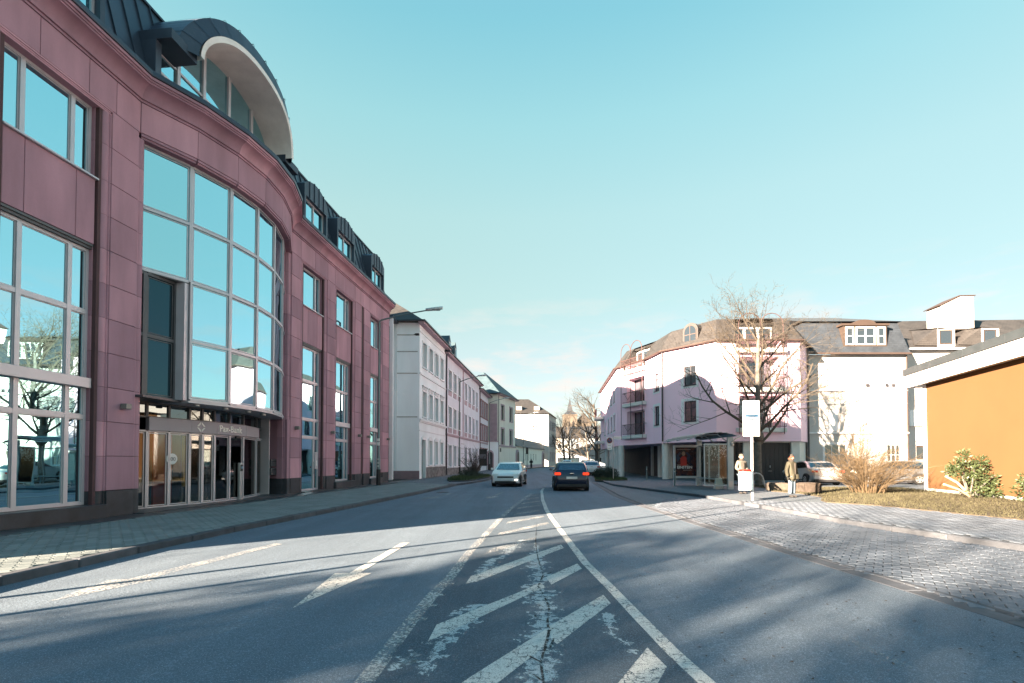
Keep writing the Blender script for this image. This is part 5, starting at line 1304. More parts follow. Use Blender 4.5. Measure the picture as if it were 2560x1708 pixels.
def far_house(x, y, w, d, h, rh, wall, roof, label, rz=0, rows=2, cols=4):
    o = thing('distant_house', label, 'house', (x, y, 0), rz)
    MB().box(-w / 2, w / 2, 0, d, 0, h).build('wall', wall, o)
    MB().quad((-w / 2 - .3, -.3, h), (w / 2 + .3, -.3, h), (w / 2 + .3, d / 2, h + rh), (-w / 2 - .3, d / 2, h + rh)).quad((w / 2 + .3, d + .3, h), (-w / 2 - .3, d + .3, h), (-w / 2 - .3, d / 2, h + rh), (w / 2 + .3, d / 2, h + rh)).quad((-w / 2, 0, h), (-w / 2, d / 2, h + rh), (-w / 2, d, h)).quad((w / 2, 0, h), (w / 2, d, h), (w / 2, d / 2, h + rh)).build('roof', roof, o, uv=True)
    for r_ in range(rows):
        for c in range(cols):
            xx = -w / 2 + w * (c + .5) / cols; zz = 1.0 + h * r_ / rows
            wo_ = link('window', cached(('fw', w, h, rows), lambda: MB().box(-.6, .6, -.06, .02, 0, 1.6).mesh('window', wood_white)), o, (xx, 0, zz))
            link('pane', cached('fwp', lambda: MB().box(-.5, .5, -.09, -.061, .1, 1.5).mesh('pane', house_glass)), wo_)
far_house(22, 150, 14, 10, 8.5, 4, M('blue_grey_plaster', (.2, .23, .26), .9), slate_blue, 'blue grey house closing the far end of the street', R(-20))
far_house(34, 145, 10, 9, 7.5, 4, M('sand_plaster', (.22, .19, .16), .9), slate_warm, 'sand coloured house right of the blue grey one', R(-30))
far_house(16.5, 72, 8, 10, 7.5, 3, M('brick_red', (.25, .09, .06), .9), slate_warm, 'red house just past the pink apartment building', R(-82), 2, 3)
far_house(14, 160, 12, 10, 9, 4, M('dull_pale_plaster', (.2, .19, .18), .9), slate_warm, 'pale house behind the dark trees by the church', R(-8))
wl = thing('low_boundary_wall', 'low cream boundary wall under the dark leaning trees', 'wall', (13.5, 132, 0))
MB().box(0, 14, 0, .4, 0, 2.2).build('wall', cream_plaster, wl, (0, 0, 0), R(62)); MB().box(-.1, 14.1, -.1, .5, 2.2, 2.35).build('coping', mauve_trim, wl, (0, 0, 0), R(62))

# ---------------------------------------------------------------- street lamps
def street_lamp(x, y, h, arm, head, label, stickers=False):
    o = thing('street_lamp', label, 'street lamp', (x, y, .12), 0, 'street lamps along the left pavement')
    MB().lathe([(.11, 0), (.11, 1.6), (.075, 1.7), (.055, h - .3)], 12).build('pole', steel_paint, o, smooth=True)
    MB().lathe([(.125, 0), (.125, .9), (.115, .92)], 12).build('base_sleeve', black_paint, o)
    MB().tube([(0, 0, h - .5), (0, 0, h - .05), (.12, 0, h + .05), (arm * .5, 0, h + .38), (arm, 0, h + .62)], [.055, .055, .05, .042, .038], 8).build('arm', steel_paint, o, smooth=True)
    hd = MB(); a0 = arm - .05
    prof = [(0, .05), (.15, .11), (.55, .16), (.8, .15), (head, .06)]
    for k, (dx, hw) in enumerate(prof): 
        for s_, zz in ((-1, -.03), (-1, .06), (-.5, .11), (.5, .11), (1, .06), (1, -.03)): hd.v.append((a0 + dx, s_ * hw, h + .62 + zz + dx * .12))
    for k in range(len(prof) - 1):
        for j in range(6): hd.f.append((k * 6 + j, (k + 1) * 6 + j, (k + 1) * 6 + (j + 1) % 6, k * 6 + (j + 1) % 6))
    hd.f.append((5, 4, 3, 2, 1, 0)); hd.f.append(tuple(24 + j for j in range(6)))
    hdo = hd.build('lamp_head', galv, o)
    MB().box(a0 + .35, a0 + .85, -.11, .11, h + .56 + .07, h + .6 + .06).build('lamp_lens', M('lamp_lens', (.3, .32, .33), .15, bump=0), hdo)
    if stickers:
        for z, hh in ((2.55, .16), (2.3, .2)): MB().box(-.07, .07, -.12, -.085, z, z + hh).build('sticker', white_paint, o)
        for z in (1.25, 1.45, 1.05): MB().box(-.06, .05, -.125, -.11, z, z + .1).build('sticker', M('torn_paper', (.5, .5, .48), .9), o)
    return o
street_lamp(-7.76, 28.16, 9.6, 2.75, 1.0, 'tall grey lamp post with stickers standing before the bank end', True)
street_lamp(-5.68, 52.3, 9.95, 2.0, .95, 'grey lamp post before the lilac house')
street_lamp(-3.3, 71.0, 9.9, 2.0, .95, 'grey lamp post before the garden wall and cream house')
street_lamp(2.2, 92.0, 9.9, 2.0, .95, 'distant lamp post before the court building')
street_lamp(8.9, 123, 9.9, 2.0, .95, 'farthest lamp post beside the pale hipped building')

# ---------------------------------------------------------------- bus shelter and poster case
sh = thing('bus_shelter', 'glass bus shelter with grey frame and ribbed curved canopy', 'bus shelter', (10.3, 26.3, .1))
grey_sh = M('shelter_grey', (.34, .41, .45), .5, .2, bump=.02)
sx0, sx1, sy0, sy1 = -.62, .78, -2.0, 2.0
MB().cbox(.50, .80, sy0 - .06, sy0 + .06, 0, 2.62, .01).build('end_column', grey_sh, sh)
MB().cbox(.50, .80, sy1 - .06, sy1 + .06, 0, 2.62, .01).build('end_column', grey_sh, sh)
for y in (sy0,):
    MB().box(sx0 - .05, sx0, y - .03, y + .03, .18, 2.3).box(sx0, .5, y - .03, y + .03, 2.24, 2.3).box(sx0, .5, y - .03, y + .03, .18, .24).build('end_frame', grey_sh, sh)
    g = MB().box(sx0, .5, y - .006, y + .006, .24, 2.24).build('end_pane', clear_glass, sh)
    tm = MB(); rr = random.Random(4)                            # etched dots against bird strike
    for k in range(150):
        a, b_ = rr.uniform(sx0 + .05, .45), 2.2 - abs(rr.gauss(0, .3)); s_ = rr.uniform(.008, .02)
        tm.box(a - s_ * .6, a + s_ * .6, y - .009, y - .007, b_ - s_ * 1.6, b_ + s_ * 1.6)
    tm.build('etched_pattern', M('etched_white', (.55, .56, .56), .8, bump=0), sh)
for k in range(3):
    y0_ = sy0 + .08 + k * 1.28
    MB().box(.66, .672, y0_ + .04, y0_ + 1.24, .24, 2.24).build('rear_pane', clear_glass, sh)
    MB().box(.64, .69, y0_, y0_ + .04, .1, 2.4).build('rear_post', grey_sh, sh)
MB().box(.64, .69, sy0, sy1, 2.24, 2.3).box(.64, .69, sy0, sy1, .18, .24).build('rear_rail', grey_sh, sh)
ca = MB()
for k in range(8):
    x0_, x1_ = -1.35 + k * .28, -1.35 + (k + 1) * .28
    f = lambda x: 2.5 + .34 * (1 - ((x + .1) / 1.35) ** 2)
    ca.quad((x0_, -2.4, f(x0_)), (x1_, -2.4, f(x1_)), (x1_, 2.4, f(x1_)), (x0_, 2.4, f(x0_)))
ca.build('canopy_glass', glass_clear('canopy_glass', (.5, .58, .6), .15), sh)
for k in range(9):
    x = -1.35 + k * .28; MB().tube([(x, -2.4, f(x) + .02), (x, 2.4, f(x) + .02)], .022, 6).build('canopy_rib', galv, sh)
for y in (-1.6, 0, 1.6): MB().tube([(-1.35, y, f(-1.35) - .03), (-.6, y, f(-.6) - .04), (.2, y, f(.2) - .05), (.65, y, 2.45)], .03, 6).build('canopy_arm', grey_sh, sh)
MB().tube([(.65, sy0 - .1, 2.3), (.9, sy0 - .1, 2.55), (1.15, sy0 - .1, 2.68)], .03, 6).lathe([(.0, 2.15), (.07, 2.2), (.08, 2.28), (.0, 2.33)], 10, .72, sy0 - .12).build('bracket_lamp', galv, sh)
MB().cbox(.2, .6, -1.2, 1.2, .45, .5, .01).box(.36, .42, -1.0, -.94, .1, .45).box(.36, .42, .94, 1.0, .1, .45).build('bench', grey_sh, sh)
MB().cbox(.56, .74, sy0 - .075, sy0 - .06, .12, .42, .004).build('access_panel', galv, sh)
bag = thing('white_bag', 'white bag standing inside the bus shelter by the column', 'bag', (10.55, 24.75, .1))
bmm = MB(); bmm.v = [(-.22, -.1, 0), (.22, -.1, 0), (.22, .1, 0), (-.22, .1, 0), (-.15, -.05, .55), (.15, -.05, .55), (.15, .05, .55), (-.15, .05, .55)]; bmm.f = [(3, 2, 1, 0), (4, 5, 6, 7), (0, 1, 5, 4), (1, 2, 6, 5), (2, 3, 7, 6), (3, 0, 4, 7)]
bmm.build('body', white_paint, bag); MB().tube([(-.08, 0, .54), (-.08, 0, .7), (0, 0, .75), (.08, 0, .7), (.08, 0, .54)], .01, 5).build('handle', white_paint, bag)

pc = thing('poster_case', 'framed advertising poster case reading EINSTEIN at the shelter end', 'poster case', (10.15, 28.3, .1))
MB().box(-.7, -.62, -.1, .1, 0, 2.35).box(.62, .7, -.1, .1, 0, 2.35).box(-.62, .62, -.1, .1, 2.22, 2.35).box(-.62, .62, -.1, .1, .42, .55).box(-.62, .62, .04, .1, .55, 2.22).build('case_frame', M('case_silver', (.55, .58, .6), .5, .1, bump=0), pc)
pm_, n, out = node_mat('poster_print')
p_ = pos(n); a = noise(n, p_, 4.0, 5, .65); b2 = noise(n, p_, 11, 4, .6)
c = mixc(n, ramp2(n, a, .42, .6), (.012, .014, .03), (.10, .03, .025)); c = mixc(n, ramp2(n, b2, .58, .7), c, (.22, .12, .08)); c = mixc(n, ramp2(n, noise(n, p_, 7, 3), .6, .72), c, (.03, .06, .14))
bsdf(n, out, c, .25, 0, .4)
MB().box(-.62, .62, .0, .04, .55, 2.22).build('poster', pm_, pc)
fg = MB().extr_y([(-.3, 1.15), (.06, 1.15), (.05, 1.6), (-.04, 1.7), (-.2, 1.7), (-.31, 1.58)], -.006, -.001).build('printed_shirt', M('print_red', (.5, .05, .04), .3, bump=0), pc)
MB().extr_y([(-.12 + .1 * math.cos(t), 1.85 + .13 * math.sin(t)) for t in [6.283 * i / 14 for i in range(14)]], -.008, -.001).build('printed_face', M('print_skin', (.38, .24, .17), .3, bump=0), pc)
MB().extr_y([(-.12 + .14 * math.cos(t), 1.95 + .12 * math.sin(t)) for t in [6.283 * i / 14 for i in range(14)]], -.005, -.0005).build('printed_hair', M('print_black', (.01, .01, .012), .3, bump=0), pc)
MB().extr_y([(-.31, 1.58), (-.5, 1.35), (-.52, 1.75), (-.34, 1.95), (-.26, 1.88), (-.4, 1.72)], -.0045, -.001).extr_y([(.05, 1.58), (.2, 1.3), (.28, 1.75), (.08, 1.97), (.0, 1.88), (.14, 1.72)], -.0045, -.001).build('printed_jacket', M('print_navy', (.02, .035, .08), .3, bump=0), pc)
link('poster_title', text_mesh('EINSTEIN', .215, white_paint, .003, 'CENTER', bold=.006), pc, (-.06, -.008, .985))
MB().box(-.5, .15, -.005, -.001, 1.2 - .02, 1.2).box(-.5, .3, -.005, -.001, 2.08, 2.1).box(-.15, .35, -.005, -.001, .88, .9).build('poster_small_print', M('print_pale', (.5, .42, .38), .4, bump=0), pc)
MB().box(-.66, -.6, -.04, .04, -.0, .0005).build('foot', galv, pc)

# ---------------------------------------------------------------- bus stop flag, bin, hoop, bollards, signs
bs = thing('bus_stop_sign', 'white bus stop flag with blue bands on a white pole', 'sign', (8.68, 17.5, .1))
MB().lathe([(.045, 0), (.045, 3.6)], 12).build('pole', white_paint, bs, smooth=True)
MB().cbox(-.30, .27, -.055, .055, 2.32, 3.62, .015).build('panel', white_paint, bs)
MB().box(-.255, .225, -.059, -.056, 3.02, 3.10).box(-.255, .225, -.059, -.056, 2.92, 2.965).build('blue_band', blue_paint, bs)
MB().extr_y([(-.06 + .17 * math.cos(t), 3.35 + .17 * math.sin(t)) for t in [R(40) + R(290) * i / 18 for i in range(19)]] + [(-.06 + .13 * math.cos(t), 3.35 + .13 * math.sin(t)) for t in [R(330) - R(290) * i / 18 for i in range(19)]], -.059, -.056).build('faded_ring', M('faded_ring', (.55, .66, .68), .5, bump=0), bs)
tb = thing('litter_bin', 'white and red litter bin hung on the bus stop pole', 'bin', (8.42, 17.42, .1))
MB().cbox(-.19, .12, -.16, .16, .38, 1.05, .025).build('body', white_paint, tb)
MB().cbox(-.195, .125, -.165, .165, 1.05, 1.13, .02).build('lid', red_paint, tb)
MB().cbox(.12, .165, -.14, .14, .42, 1.06, .01).build('side_panel', M('bin_blue', (.20, .30, .38), .5, bump=0), tb)
MB().box(.15, .24, -.03, .03, .55, .62).build('bracket', galv, tb)
hp = thing('bicycle_hoop', 'bare steel bicycle hoop beside the tree trunk', 'bicycle stand', (13.0, 25.75, .1))
MB().tube([(-.45, 0, 0), (-.36, 0, .45), (-.3, 0, .62), (-.17, 0, .74), (0, 0, .78), (.17, 0, .74), (.3, 0, .62), (.36, 0, .45), (.45, 0, 0)], .035, 10).build('hoop', galv, hp, smooth=True)
sb1 = thing('pale_stone_block', 'pale sandstone block on the verge behind the woman', 'stone block', (12.75, 23.3, .1))
def rough_block(w, d, h, seed):
    rr = random.Random(seed); bm = bmesh.new(); bmesh.ops.create_cube(bm, size=1); bmesh.ops.bevel(bm, geom=list(bm.edges), offset=.08, segments=2, affect='EDGES'); bmesh.ops.subdivide_edges(bm, edges=list(bm.edges), cuts=1)
    m = MB(); bm.verts.index_update()
    m.v = [((v.co.x + rr.uniform(-.02, .02)) * w, (v.co.y + rr.uniform(-.02, .02)) * d, max(0, (v.co.z + .5 + rr.uniform(-.025, .025)) * h)) for v in bm.verts]; m.f = [tuple(v.index for v in f.verts) for f in bm.faces]; bm.free(); return m
rough_block(.85, .6, .38, 3).build('block', M('pale_sandstone', (.11, .095, .08), .95, var=.2, scale=5), sb1, smooth=True)
sb2 = thing('dark_stone_block', 'dark stone block lying right of the woman', 'stone block', (13.35, 21.8, .1))
rough_block(.8, .7, .46, 5).build('block', M('dark_stone', (.07, .055, .045), .95, var=.5, scale=6), sb2, smooth=True)  # dark brown base colour, blotched by noise
for (x, y, l) in ((9.98, 35.9, 'steel bollard at the arcade corner'), (9.4, 28.0, 'steel bollard left of the poster case'), (12.4, 36.5, 'steel bollard beside the column behind the poster case')):
    b_ = thing('bollard', l, 'bollard', (x, y, .1), 0, 'steel bollards round the bus stop')
    MB().lathe([(.045, 0), (.045, .92), (.06, .93), (.06, .98), (.03, 1.0)], 12).build('post', steel_paint, b_, smooth=True); MB().lathe([(.05, .78), (.05, .84)], 12).build('ring', galv, b_)
ns = thing('no_stopping_sign', 'blue and red no stopping sign with street name plate on one pole', 'sign', (7.36, 35.2, .1))
MB().lathe([(.03, 0), (.03, 3.25)], 10).build('pole', galv, ns)
dsc = [(math.cos(6.283 * i / 20), math.sin(6.283 * i / 20)) for i in range(20)]
MB().cbox(-.53, -.07, -.04, -.03, 2.66, 3.13, .004).build('backing_plate', white_paint, ns)
MB().extr_y([(-.3 + .21 * c_, 2.9 + .21 * s_) for c_, s_ in dsc], -.06, -.04).build('disc', red_paint, ns)
MB().extr_y([(-.3 + .165 * c_, 2.9 + .165 * s_) for c_, s_ in dsc], -.064, -.06).build('disc_field', blue_paint, ns)
MB().extr_y([(-.3 - .13, 2.9 + .10), (-.3 - .10, 2.9 + .13), (-.3 + .13, 2.9 - .10), (-.3 + .10, 2.9 - .13)], -.067, -.064).build('disc_bar', red_paint, ns)
MB().box(-.5, -.1, -.06, -.045, 2.46, 2.64).build('supplement_plate', white_paint, ns); MB().box(-.48, -.12, -.06, -.045, 2.22, 2.44).build('supplement_plate', white_paint, ns)
MB().box(-.42, -.18, -.064, -.06, 2.54, 2.565).box(-.42, -.2, -.064, -.06, 2.32, 2.345).build('plate_print', black_paint, ns)
MB().box(.05, .62, -.03, -.01, 3.0, 3.2).build('name_plate', white_paint, ns); link('street_name', text_mesh('Weberbach', .1, black_paint, .001), ns, (.09, -.033, 3.065))
ns.rotation_euler[2] = R(12)
# intercom post before the bank doors
ip = thing('intercom_post', 'slim steel intercom post before the bank entrance', 'post', (-9.85, 17.55, .12), math.atan2(.995, .098))
MB().cbox(-.07, .07, -.05, .05, 0, 1.35, .012).build('post', galv, ip); MB().cbox(-.06, .06, -.075, -.05, 1.05, 1.28, .006).build('panel', black_paint, ip); MB().box(-.04, .04, -.08, -.075, 1.14, 1.22).build('screen', M('screen', (.2, .35, .45), .2, bump=0), ip)
# traffic light far left
tl = thing('traffic_light', 'pole-mounted traffic light seen from behind near the court building', 'traffic light', (2.7, 86.5, .12))
MB().lathe([(.06, 0), (.06, 3.2)], 10).build('pole', steel_paint, tl); MB().cbox(-.22, .22, -.2, .2, 2.6, 3.75, .05).build('signal_head', black_paint, tl)
for x, y, l in ((3.6, 90, 'first thin post along the court wall'), (-.3, 79, 'thin post before the cream house corner')):
    p_ = thing('kerb_post', l, 'post', (x, y, .12)); MB().lathe([(.05, 0), (.05, 1.0), (.07, 1.02), (.02, 1.1)], 10).build('post', black_paint, p_)
# poles out of frame on the left whose shadows cross the road
for k, (x, y, h, l) in enumerate(((-9.0, 2.85, 9.5, 'tall street pole at the near corner of the bank'), (-8.8, 1.85, 9.0, 'second street pole before the side street'))):
    p_ = thing('street_pole', l, 'pole', (x, y, .12)); MB().lathe([(.055, 0), (.055, 3), (.045, h)], 12).build('pole', steel_paint, p_, smooth=True); MB().tube([(0, 0, h - .1), (.3, .1, h + .3), (1.4, .4, h + .5)], .035, 8).build('arm', steel_paint, p_)
# ---------------------------------------------------------------- cars
def car_paint(name, col, metal=.3):
    if name in MATS: return MATS[name]
    m, n, out = node_mat(name); p = bsdf(n, out, col, .3, metal, .5); p.inputs['Coat Weight'].default_value = .8; p.inputs['Coat Roughness'].default_value = .06; MATS[name] = m; return m
tyre_m = M('tyre', (.018, .018, .018), .85); rim_m = M('rim', (.42, .43, .44), .3, .7, bump=0); car_glass = glass_mirror('car_glass', (.012, .015, .018), (.8, .88, .9), .22, .9, .0)
lamp_red = M('tail_lamp', (.55, .02, .015), .2, bump=0); chrome = M('chrome', (.6, .6, .6), .15, .9, bump=0); headlamp = M('head_lamp', (.75, .75, .72), .15, bump=0); plate_m = M('number_plate', (.68, .68, .66), .4, bump=0); trim_m = M('black_trim', (.02, .02, .022), .6, bump=0)
lit_red = emis('lit_brake_lamp', (1.0, .06, .02), .16); lit_white = emis('lit_head_lamp', (1.0, .9, .75), .3)
# side outlines: x from rear 0 to front 1 (times length), z (times height)
OUT = {
 'hatch': [(.02, .22), (.0, .38), (.015, .56), (.05, .70), (.11, .92), (.17, .985), (.34, 1.0), (.48, .985), (.56, .94), (.735, .655), (.80, .63), (.92, .57), (.985, .48), (1.0, .36), (.985, .18), (.9, .13), (.1, .13)],
 'sedan': [(.02, .24), (.0, .42), (.01, .62), (.05, .70), (.13, .72), (.24, .93), (.32, .99), (.44, 1.0), (.54, .97), (.71, .68), (.79, .65), (.92, .57), (.985, .47), (1.0, .34), (.985, .18), (.9, .13), (.1, .13)],
}
SIDEWIN = {'hatch': [(.12, .69), (.165, .90), (.33, .945), (.50, .93), (.565, .89), (.70, .67), (.4, .665)],
           'sedan': [(.17, .73), (.26, .90), (.34, .945), (.47, .945), (.54, .91), (.67, .69), (.4, .685)]}
def car(label, kind, L, W, H, paint, loc, heading, braking=False, lights=False, simple=False, group=None, plate_txt=None):
    """heading: angle of travel direction (radians, 0 = +x); origin at the middle of the car on the ground"""
    o = thing('car', label, 'car', loc, heading, group)
    ol = [(x * L - L / 2, z * H) for x, z in OUT[kind]]
    bz = .66 * H
    def hw(z, x):
        b_ = W / 2 * (1 if z <= bz else 1 - .235 * ((z - bz) / (H - bz)))
        e = min(1, (L / 2 - abs(x)) / (.16 * L)); return b_ * (.84 + .16 * max(0, e) ** .5)
    m = MB(); n_ = len(ol); cz, cx = .5 * H, 0
    lay = []
    for s_, sh_, sc_ in ((-1, 1.0, .0), (-1, .93, 1), (-1, .78, 2), (1, .78, 2), (1, .93, 1), (1, 1.0, 0)):
        k = {0: .93, 1: .985, 2: 1.0}[int(sc_)]
        i = len(m.v)
        for x, z in ol:
            xx = x * (k ** .6); zz = cz + (z - cz) * (1 - (1 - k) * .55)
            if z < .3 * H: zz = max(z, zz)
            m.v.append((xx, s_ * sh_ * hw(z, x), zz))
        lay.append(i)
    for a, b_ in zip(lay, lay[1:]):
        for j in range(n_): m.f.append((a + j, a + (j + 1) % n_, b_ + (j + 1) % n_, b_ + j))
    m.f.append(tuple(lay[0] + n_ - 1 - j for j in range(n_))); m.f.append(tuple(lay[-1] + j for j in range(n_)))
    body = m.build('body', paint, o, smooth=True)
    # glass: strips along the outline just proud of the roof pillars, and side windows
    def strip_(i, j, name, f0=.07, f1=.93, wf=.82):
        (x0, z0), (x1, z1) = ol[i], ol[j]; d = Vector((x1 - x0, z1 - z0)); nn = Vector((-d.y, d.x)).normalized() * .014
        if nn.x * ((x0 + x1) / 2) < 0 and abs(nn.x) > .2: nn = -nn
        if nn.y < 0: nn = -nn
        p, q = Vector((x0, z0)) + d * f0 + nn, Vector((x0, z0)) + d * f1 + nn
        wa, wb = hw(p.y, p.x) * wf, hw(q.y, q.x) * wf
        return MB().quad((p.x, -wa, p.y), (p.x, wa, p.y), (q.x, wb, q.y), (q.x, -wb, q.y)).quad((p.x, wa, p.y), (p.x, -wa, p.y), (q.x, -wb, q.y), (q.x, wb, q.y)).build(name, car_glass, o)
    if kind == 'hatch': strip_(3, 4, 'rear_window', .05, .92); strip_(8, 9, 'windscreen')
    else: strip_(4, 5, 'rear_window', .1, .97); strip_(8, 9, 'windscreen')
    for s_ in (-1, 1):
        sw = [(x * L - L / 2, z * H) for x, z in SIDEWIN[kind]]
        pts = [(x, s_ * (hw(z, x) * 1.0 + .006), z) for x, z in sw]
        g = MB().quad(*pts).quad(*pts[::-1]); wdo = g.build('side_window', car_glass, o)
        bx = -.03 * L; link('pillar', MB().box(bx - .03, bx + .03, s_ * W * .5 * .97 - .0, s_ * W * .5 * .97 + .001, .68 * H, .7 * H).mesh('pillar', trim_m), wdo)
        MB().cbox(.19 * L, .19 * L + .12, s_ * (W / 2 + .02) - (.16 if s_ < 0 else 0), s_ * (W / 2 + .02) + (.16 if s_ > 0 else 0), .67 * H, .67 * H + .13, .03).build('mirror', paint, o)
        MB().box(-.3 * L, .33 * L, s_ * W / 2 * .985 - .012, s_ * W / 2 * .985 + .012, .19 * H, .235 * H).build('sill_trim', trim_m, o)
        for fx in (-.305, .315):
            r_ = .315; x = fx * L; y = s_ * (W / 2 - .1)
            arch = MB().extr_y([(x + (r_ + .06) * math.cos(t), .31 + (r_ + .06) * math.sin(t)) for t in [R(-15) + R(210) * i / 14 for i in range(15)]], min(s_ * (W / 2 - .28), s_ * (W / 2 + .004)), max(s_ * (W / 2 - .28), s_ * (W / 2 + .004))).build('wheel_arch', trim_m, o)
            wh_ = MB(); cir = [(math.cos(6.283 * i / 20), math.sin(6.283 * i / 20)) for i in range(20)]
            wh_.extr_y([(x + r_ * c_, .315 + r_ * q) for c_, q in cir], min(s_ * (W / 2 - .2), s_ * (W / 2 + .012)), max(s_ * (W / 2 - .2), s_ * (W / 2 + .012)))
            w_ = wh_.build('wheel', tyre_m, o)
            rm = MB().extr_y([(x + .2 * c_, .315 + .2 * q) for c_, q in cir], min(s_ * (W / 2 - .02), s_ * (W / 2 + .02)), max(s_ * (W / 2 - .02), s_ * (W / 2 + .02)))
            ro = rm.mesh('rim', rim_m); link('rim', ro, w_)
            sp_ = MB()
            for k in range(5):
                t = 6.283 * k / 5 + .3; cx_, cz_ = x + .13 * math.cos(t), .315 + .13 * math.sin(t)
                sp_.extr_y([(cx_ + .045 * c_, cz_ + .045 * q) for c_, q in cir[::3]], min(s_ * (W / 2 + .018), s_ * (W / 2 + .024)), max(s_ * (W / 2 + .018), s_ * (W / 2 + .024)))
            link('spoke_gap', sp_.mesh('spoke_gap', trim_m), w_)
    xr, xf = -L / 2, L / 2
    for s_ in (-1, 1):
        a, b_ = sorted((s_ * W * .31, s_ * W * .482))
        MB().cbox(xr - .012 + .01, xr + .14, a, b_, .555 * H if kind == 'hatch' else .535 * H, .64 * H if kind == 'hatch' else .62 * H, .02).build('tail_light', lit_red if braking else lamp_red, o)
        a, b_ = sorted((s_ * W * .25, s_ * W * .46))
        hl = MB(); hl.quad((xf - .07, a, .50 * H), (xf - .07, b_, .50 * H), (xf - .30, b_, .575 * H), (xf - .26, a, .565 * H)).extr_y([(xf - .30, .46 * H), (xf - .02 - .05, .46 * H), (xf - .06, .51 * H), (xf - .30, .58 * H)], a, b_)
        hl.build('headlight', headlamp, o)
        if lights and s_ > 0: MB().cbox(xf - .06, xf + .006, s_ * W * .36 - .09, s_ * W * .36 + .09, .26 * H, .32 * H, .01).build('fog_lamp', lit_white, o)
    MB().cbox(xr - .02, xr + .05, -.27, .27, .42 * H if kind == 'hatch' else .40 * H, .42 * H + .12 if kind == 'hatch' else .4 * H + .12, .004).build('rear_plate', plate_m, o)
    MB().cbox(xf - .05, xf + .015, -.27, .27, .27 * H, .27 * H + .11, .004).build('front_plate', plate_m, o)
    MB().cbox(xf - .08, xf + .002, -.48, .48, .36 * H, .43 * H, .01).build('grille', trim_m, o); MB().cbox(xf - .07, xf - .002, -.62, .62, .16 * H, .24 * H, .01).build('air_intake', trim_m, o)
    MB().cbox(xr + .0, xr + .08, -W * .42, W * .42, .15 * H, .25 * H, .02).build('rear_skirt', trim_m, o)
    MB().box(xr - .004, xr + .06, -.1, .1, .60 * H, .625 * H).build('badge', chrome, o)
    MB().box(-L * .4, L * .4, -W * .42, W * .42, .12, .22).build('underbody', trim_m, o)
    return o
dark_blue = car_paint('dark_blue_paint', (.008, .012, .035)); white_car = car_paint('white_car_paint', (.62, .66, .68), 0.0); silver = car_paint('silver_paint', (.50, .51, .54), .5); grey_car = car_paint('grey_paint', (.10, .11, .12), .4)
H_ = math.atan2
dk = car('dark blue hatchback with lit brake lights driving away in the right lane', 'hatch', 4.1, 1.78, 1.48, dark_blue, (3.12, 26.3, 0), H_(1, .06), braking=True)
wc = car('white hatchback with one lit lamp coming towards the camera in the left lane', 'hatch', 4.2, 1.76, 1.46, white_car, (-0.12, 30.3, 0), H_(-1, -.13), lights=True)
PKG = 'cars parked in front of the arcade'
car('white hatchback parked behind the clipped hedge ball', 'hatch', 4.2, 1.8, 1.52, white_car, (8.35, 51.5, 0), H_(1, .11), group=PKG)
car('dark car parked second in the row before the arcade', 'hatch', 4.3, 1.8, 1.6, dark_blue, (8.95, 57.4, 0), H_(1, .12), group=PKG)
car('silver car parked third in the row before the arcade', 'hatch', 4.2, 1.8, 1.5, silver, (9.7, 63.5, 0), H_(1, .13), group=PKG)
car('grey car parked farthest in the row', 'hatch', 4.2, 1.8, 1.5, grey_car, (10.6, 69.8, 0), H_(1, .15), group=PKG)
car('white car far down the street at the bend', 'hatch', 4.3, 1.85, 1.65, white_car, (10.3, 88, 0), H_(1, .3))
car('silver saloon parked with its tail towards the verge before the garage door', 'sedan', 4.5, 1.8, 1.42, silver, (18.62, 30.2, .1), H_(.99, .15))
car('grey car parked behind the golden shrub beside the orange building', 'hatch', 4.1, 1.76, 1.46, grey_car, (23.6, 30.3, .1), H_(.45, -1))
# ---------------------------------------------------------------- people
def skin_obj(name, chains, mat, parent, sub=2, root=0):
    """chains: list of [(x,y,z,r), ...]; a point equal to an earlier one joins there"""
    vs_, es, rs, idx = [], [], [], {}
    for ch_ in chains:
        prev = None
        for x, y, z, r_ in ch_:
            k = (round(x, 3), round(y, 3), round(z, 3))
            if k not in idx: idx[k] = len(vs_); vs_.append((x, y, z)); rs.append(r_)
            if prev is not None: es.append((prev, idx[k]))
            prev = idx[k]
    me = bpy.data.meshes.new(name); me.from_pydata(vs_, es, []); me.materials.append(mat)
    o = link(name, me, parent)
    md = o.modifiers.new('skin', 'SKIN'); md.use_smooth_shade = True
    sl_ = me.skin_vertices[0].data
    for k, r_ in enumerate(rs):
        sl_[k].radius = r_ if isinstance(r_, tuple) else (r_, r_)
    sl_[root].use_root = True
    sd = o.modifiers.new('sub', 'SUBSURF'); sd.levels = sub; sd.render_levels = sub
    return o
skin_m = M('skin', (.3, .19, .15), .6, bump=0); jeans = M('jeans', (.16, .22, .30), .9, var=.15); jeans_l = M('light_jeans', (.12, .17, .22), .9, var=.15)
jk1 = M('beige_grey_jacket', (.13, .125, .11), .85, var=.1); jk2 = M('olive_coat', (.06, .057, .04), .8, var=.15); glove = M('black_glove', (.02, .02, .02), .8); shoe = M('dark_shoe', (.03, .028, .028), .7); cap_m = M('grey_cap', (.08, .078, .07), .9); fleece = M('dark_collar', (.04, .035, .03), .95); hat_red = M('red_hat', (.28, .06, .04), .9); hair_m = M('brown_hair', (.10, .06, .04), .9)
